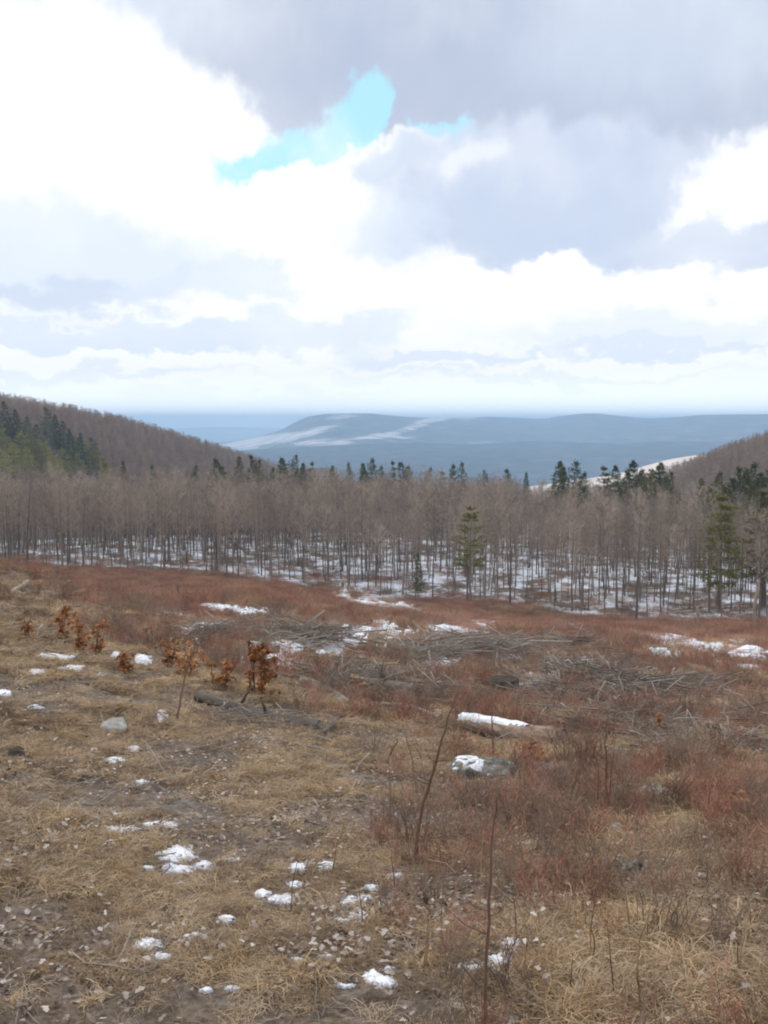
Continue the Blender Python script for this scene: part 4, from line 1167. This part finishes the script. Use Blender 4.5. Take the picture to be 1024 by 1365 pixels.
for k in range(6):
    random.seed(800 + k); g = Geo()
    for q in range(1 if k < 3 else 7):
        c = Vector((random.gauss(0, .16), random.gauss(0, .16), random.uniform(.0, .035))) if k >= 3 else Vector((0, 0, .012))
        leaf(g, c, Vector((random.gauss(0, 1), random.gauss(0, 1), random.gauss(0, .12))), Vector((random.gauss(0, .25), random.gauss(0, .25), 1)), random.uniform(.03, .065), random.uniform(.025, .05))
    LEAVES.append(g.mesh('leaf_piece', [M['litter']]))
STICKS = []
for k in range(6):
    random.seed(820 + k); g = Geo(); L = [.25, .4, .6, .3, .8, .5][k]
    pts = [Vector((L * (i / 4 - .5), random.gauss(0, .02), .012 + random.uniform(0, .02))) for i in range(5)]
    g.tube(pts, [.006, .0055, .0045, .0035, .002], 4)
    for b in range(3):
        q = pts[random.randint(1, 3)]; g.tube([q, q + Vector((random.uniform(.03, .15), random.gauss(0, .08), random.uniform(0, .05)))], [.003, .001], 3, False)
    STICKS.append(g.mesh('stick_piece', [M['stick']]))
SLASH = []
for k in range(4):                       # tangles of grey branches left from felling
    random.seed(840 + k); g = Geo()
    for q in range(16):
        c = Vector((random.gauss(0, .5), random.gauss(0, .35), random.uniform(.02, .25))); a = random.gauss(0, .6); L = random.uniform(.4, 1.5)
        d = Vector((math.cos(a), math.sin(a), random.gauss(0, .12)))
        r = random.uniform(.006, .022)
        g.tube([c - d * L / 2, c + Vector((0, 0, random.gauss(0, .03))), c + d * L / 2], [r, r * .85, r * .4], 5)
        for b in range(4):
            s = c + d * L * random.uniform(-.3, .5); g.tube([s, s + (d + Vector((random.gauss(0, .6), random.gauss(0, .6), random.gauss(.3, .3)))) * random.uniform(.1, .35)], [r * .4, r * .12], 3, False)
    SLASH.append(g.mesh('slash_piece', [M['stick']]))

rng = np.random.default_rng(23)
def sample(d0, d1, per_m2, azmax=27):
    a = math.radians(azmax); cnt = int(a * (d1 * d1 - d0 * d0) * per_m2)
    D = np.sqrt(rng.uniform(d0 * d0, d1 * d1, cnt)); az = rng.uniform(-a, a, cnt)
    return np.sin(az) * D, np.cos(az) * D, D, np.degrees(az)
def off_snow(x, y, m=.05, logs=0.0):
    """keep off the snow and, for brush, off the logs and rocks: m is the margin in metres"""
    keep = np.ones(len(x), bool)
    for (cx, cy, U, W) in SNOW_SPOTS:
        dx, dy = x - cx, y - cy
        lu, lw = np.linalg.norm(U), np.linalg.norm(W); U, W = U * (lu + m * .6) / lu, W * (lw + m) / lw
        det = U[0] * W[1] - U[1] * W[0]
        s = (dx * W[1] - dy * W[0]) / det; t = (dy * U[0] - dx * U[1]) / det
        keep &= (s * s + t * t) > 1
    if logs:
        for (ax, ay, bx, by, r) in CLEAR:
            ux, uy = bx - ax, by - ay; L2 = ux * ux + uy * uy + 1e-9
            t = np.clip(((x - ax) * ux + (y - ay) * uy) / L2, 0, 1)
            keep &= np.hypot(x - ax - t * ux, y - ay - t * uy) > r + logs
    return keep | (rng.random(len(x)) < .1)
def lay(parts, name, label, variants, tiltamt=.15, cat='plants', sink=0.0):
    P, R, S, I = [], [], [], []
    for (x, y, scl, idx) in parts:
        z = ground(x, y) - sink
        P.append(np.stack([x, y, z], -1)); n = len(x)
        R.append(np.stack([rng.normal(0, tiltamt, n), rng.normal(0, tiltamt, n), rng.uniform(0, 6.28, n)], -1))
        S.append(scl); I.append(idx)
    return scatter(name, label, variants, np.concatenate(P), np.concatenate(R), np.concatenate(S), np.concatenate(I), cat)

# straw and matted grass
parts = []
for d0, d1, dens, sc in [(3.2, 8, 230, .85), (8, 14, 120, 1.0), (14, 25, 48, 1.3), (25, 50, 12, 1.8), (50, 90, 2, 2.8)]:
    x, y, D, az = sample(d0, d1, dens)
    red, wood, lit, mid, n2 = zones(x, y)
    cl = fbm(x * .9, y * .9, 3, 71); cl2 = fbm(x * 2.7, y * 2.7, 2, 73)
    keep = rng.random(len(x)) < np.clip(.26 + 1.0 * sstep(.38, .66, cl) - .3 * lit - .12 * red + .45 * mid * sstep(.45, .6, fbm(x * .4, y * .4, 2, 77)), .07, 1)
    keep &= off_snow(x, y, .11 if d0 < 14 else .2)
    x, y, cl, cl2, lit = x[keep], y[keep], cl[keep], cl2[keep], lit[keep]
    n = len(x)
    tall = rng.random(n) < sstep(.42, .62, cl * .5 + cl2 * .5) * (.6 - .35 * lit)
    idx = np.where(tall, rng.choice([0, 1, 2, 7, 8], n, p=[.27, .27, .26, .1, .1]), rng.integers(3, 7, n))
    parts.append((x, y, sc * rng.uniform(.5, 1.15, n) * (1 - .22 * lit), idx))
lay(parts, 'dry_grass', 'matted straw-coloured dry grass covering the clearing', GRASS, .15, 'grass')

# fallen leaves
parts = []
for d0, d1, dens in [(3.2, 8, 230), (8, 15, 110), (15, 26, 35)]:
    x, y, D, az = sample(d0, d1, dens)
    red, wood, lit, mid, n2 = zones(x, y)
    cl = fbm(x * 1.3, y * 1.3, 3, 91)
    keep = (rng.random(len(x)) < np.clip((.12 + .9 * lit) * sstep(.26, .72, cl) * 1.1, .05, 1)) & off_snow(x, y, .03)
    x, y = x[keep], y[keep]; n = len(x)
    parts.append((x, y, rng.uniform(.55, 1.15, n), rng.integers(0, 6, n)))
lay(parts, 'fallen_leaves', 'pale grey-brown fallen leaves lying flat on the grass', LEAVES, .12, 'leaves')

# sticks
parts = []
for d0, d1, dens, sc in [(3.2, 8, 14, .8), (8, 18, 6, 1.1), (18, 60, 2, 1.9)]:
    x, y, D, az = sample(d0, d1, dens); n = len(x)
    parts.append((x, y, sc * rng.uniform(.5, 1.3, n), rng.integers(0, 6, n)))
lay(parts, 'fallen_twigs', 'small grey sticks and twigs strewn over the clearing', STICKS, .12, 'twigs')

# felling slash
parts = []
for X, row, sx, sy, cnt in [(940, 985, 80, 16, 46), (400, 850, 40, 8, 26), (300, 850, 40, 8, 16), (620, 870, 70, 14, 44), (470, 915, 60, 14, 40), (780, 905, 60, 16, 50), (700, 860, 90, 12, 40), (820, 960, 70, 14, 26), (560, 930, 60, 12, 16), (730, 935, 50, 10, 16), (870, 925, 60, 14, 26), (340, 955, 50, 8, 6)]:
    q = [at(rng.normal(X, sx * .6), min(max(rng.normal(row, sy * .6), 825), 1010)) for _ in range(cnt)]
    x = np.array([p.x for p in q]); y = np.array([p.y for p in q]); n = len(x)
    parts.append((x, y, rng.uniform(.5, 1.0, n) * np.clip(np.hypot(x, y) / 22, .55, 1.5), rng.integers(0, 4, n)))
lay(parts, 'felling_slash', 'tangled grey branches left lying after felling', SLASH, .1, 'branches')

# red brush
parts = []
for d0, d1, dens, sc in [(5, 12, 13, .75), (12, 20, 8, .95), (20, 40, 4.2, 1.1), (40, 70, 2.2, 1.35)]:
    x, y, D, az = sample(d0, d1, dens)
    red, wood, lit, mid, n2 = zones(x, y)
    keep = (rng.random(len(x)) < red * 1.1) & off_snow(x, y, min(1.1, .22 + d0 * .018), .02)
    x, y, D = x[keep], y[keep], D[keep]; n = len(x)
    parts.append((x, y, sc * rng.uniform(.6, 1.2, n), np.where(rng.random(n) < .62 + .2 * (d0 > 25), rng.integers(0, 4, n), rng.integers(4, 6, n))))
x, y, D, az = sample(3.4, 11, 26)
n_ = fbm(x * .8, y * .8, 3, 131)
keep = (rng.random(len(x)) < sstep(-2, 9, az) * sstep(.38, .6, n_) * .8) & off_snow(x, y, .15)
x, y = x[keep], y[keep]; n = len(x)
parts.append((x, y, .6 * rng.uniform(.6, 1.3, n), np.where(rng.random(n) < .35, rng.integers(0, 4, n), rng.integers(4, 6, n))))
lay(parts, 'red_brush', 'low red-brown leafless brush spreading over the clearing', BRUSH, .12, 'brush')
parts = []
for d0, d1, dens in [(55, 100, 1.3), (100, 178, .9)]:
    x, y, D, az = sample(d0, d1, dens)
    red, wood, lit, mid, n2 = zones(x, y)
    keep = (rng.random(len(x)) < (.25 + red) * (1 - wood)) & off_snow(x, y, 1.8) & (wood < .5)
    x, y = x[keep], y[keep]; n = len(x)
    parts.append((x, y, rng.uniform(.6, 1.2, n), rng.choice([0, 1, 2, 3], n, p=[.33, .33, .16, .18])))
lay(parts, 'field_brush', 'red-brown brush covering the far field up to the wood', FARB, .08, 'brush')

x, y, D, az = sample(118, 250, .26)
keep = D > wood_edge(np.arctan2(x, y)) - 4
x, y, D = x[keep], y[keep], D[keep]; n = len(x)
edge_in = D - wood_edge(np.arctan2(x, y))
keep = rng.random(n) < np.clip(1.2 - edge_in / 40, .3, 1)
x, y = x[keep], y[keep]; n = len(x)
lay([(x, y, rng.uniform(.5, 1.5, n), rng.choice([0, 2, 3], n, p=[.3, .15, .55]))], 'wood_undergrowth', 'sparse brown undergrowth in the snow beneath the bare trees', FARB, .08, 'brush')

# ------------------------------------------------------------------ haze over the valley
def haze():
    bpy.context.view_layer.update()
    TOP = 6 + max((o.matrix_world @ Vector(c)).z for o in COL.objects if o.type == 'MESH' for c in o.bound_box)
    x0, x1, y0, y1, z0, z1 = -15500, 15500, -15500, 15500, -264, TOP
    V = [(x, y, z) for x in (x0, x1) for y in (y0, y1) for z in (z0, z1)]
    F = [(0, 1, 3, 2), (4, 6, 7, 5), (0, 4, 5, 1), (2, 3, 7, 6), (0, 2, 6, 4), (1, 5, 7, 3)]
    m = bpy.data.materials.new('blue_haze'); m.use_nodes = True
    t = m.node_tree; t.nodes.clear()
    out = t.nodes.new('ShaderNodeOutputMaterial'); v = t.nodes.new('ShaderNodeVolumePrincipled')
    v.inputs['Color'].default_value = (.5, .735, 1.0, 1)
    v.inputs['Density'].default_value = 0.00019
    v.inputs['Anisotropy'].default_value = 0.0
    t.links.new(v.outputs[0], out.inputs['Volume'])
    me = mesh_np('haze', V, np.array(F), [m])
    tag(obj('haze', me), 'thin blue haze filling the air over the valley', 'haze', None, 'stuff')
haze()
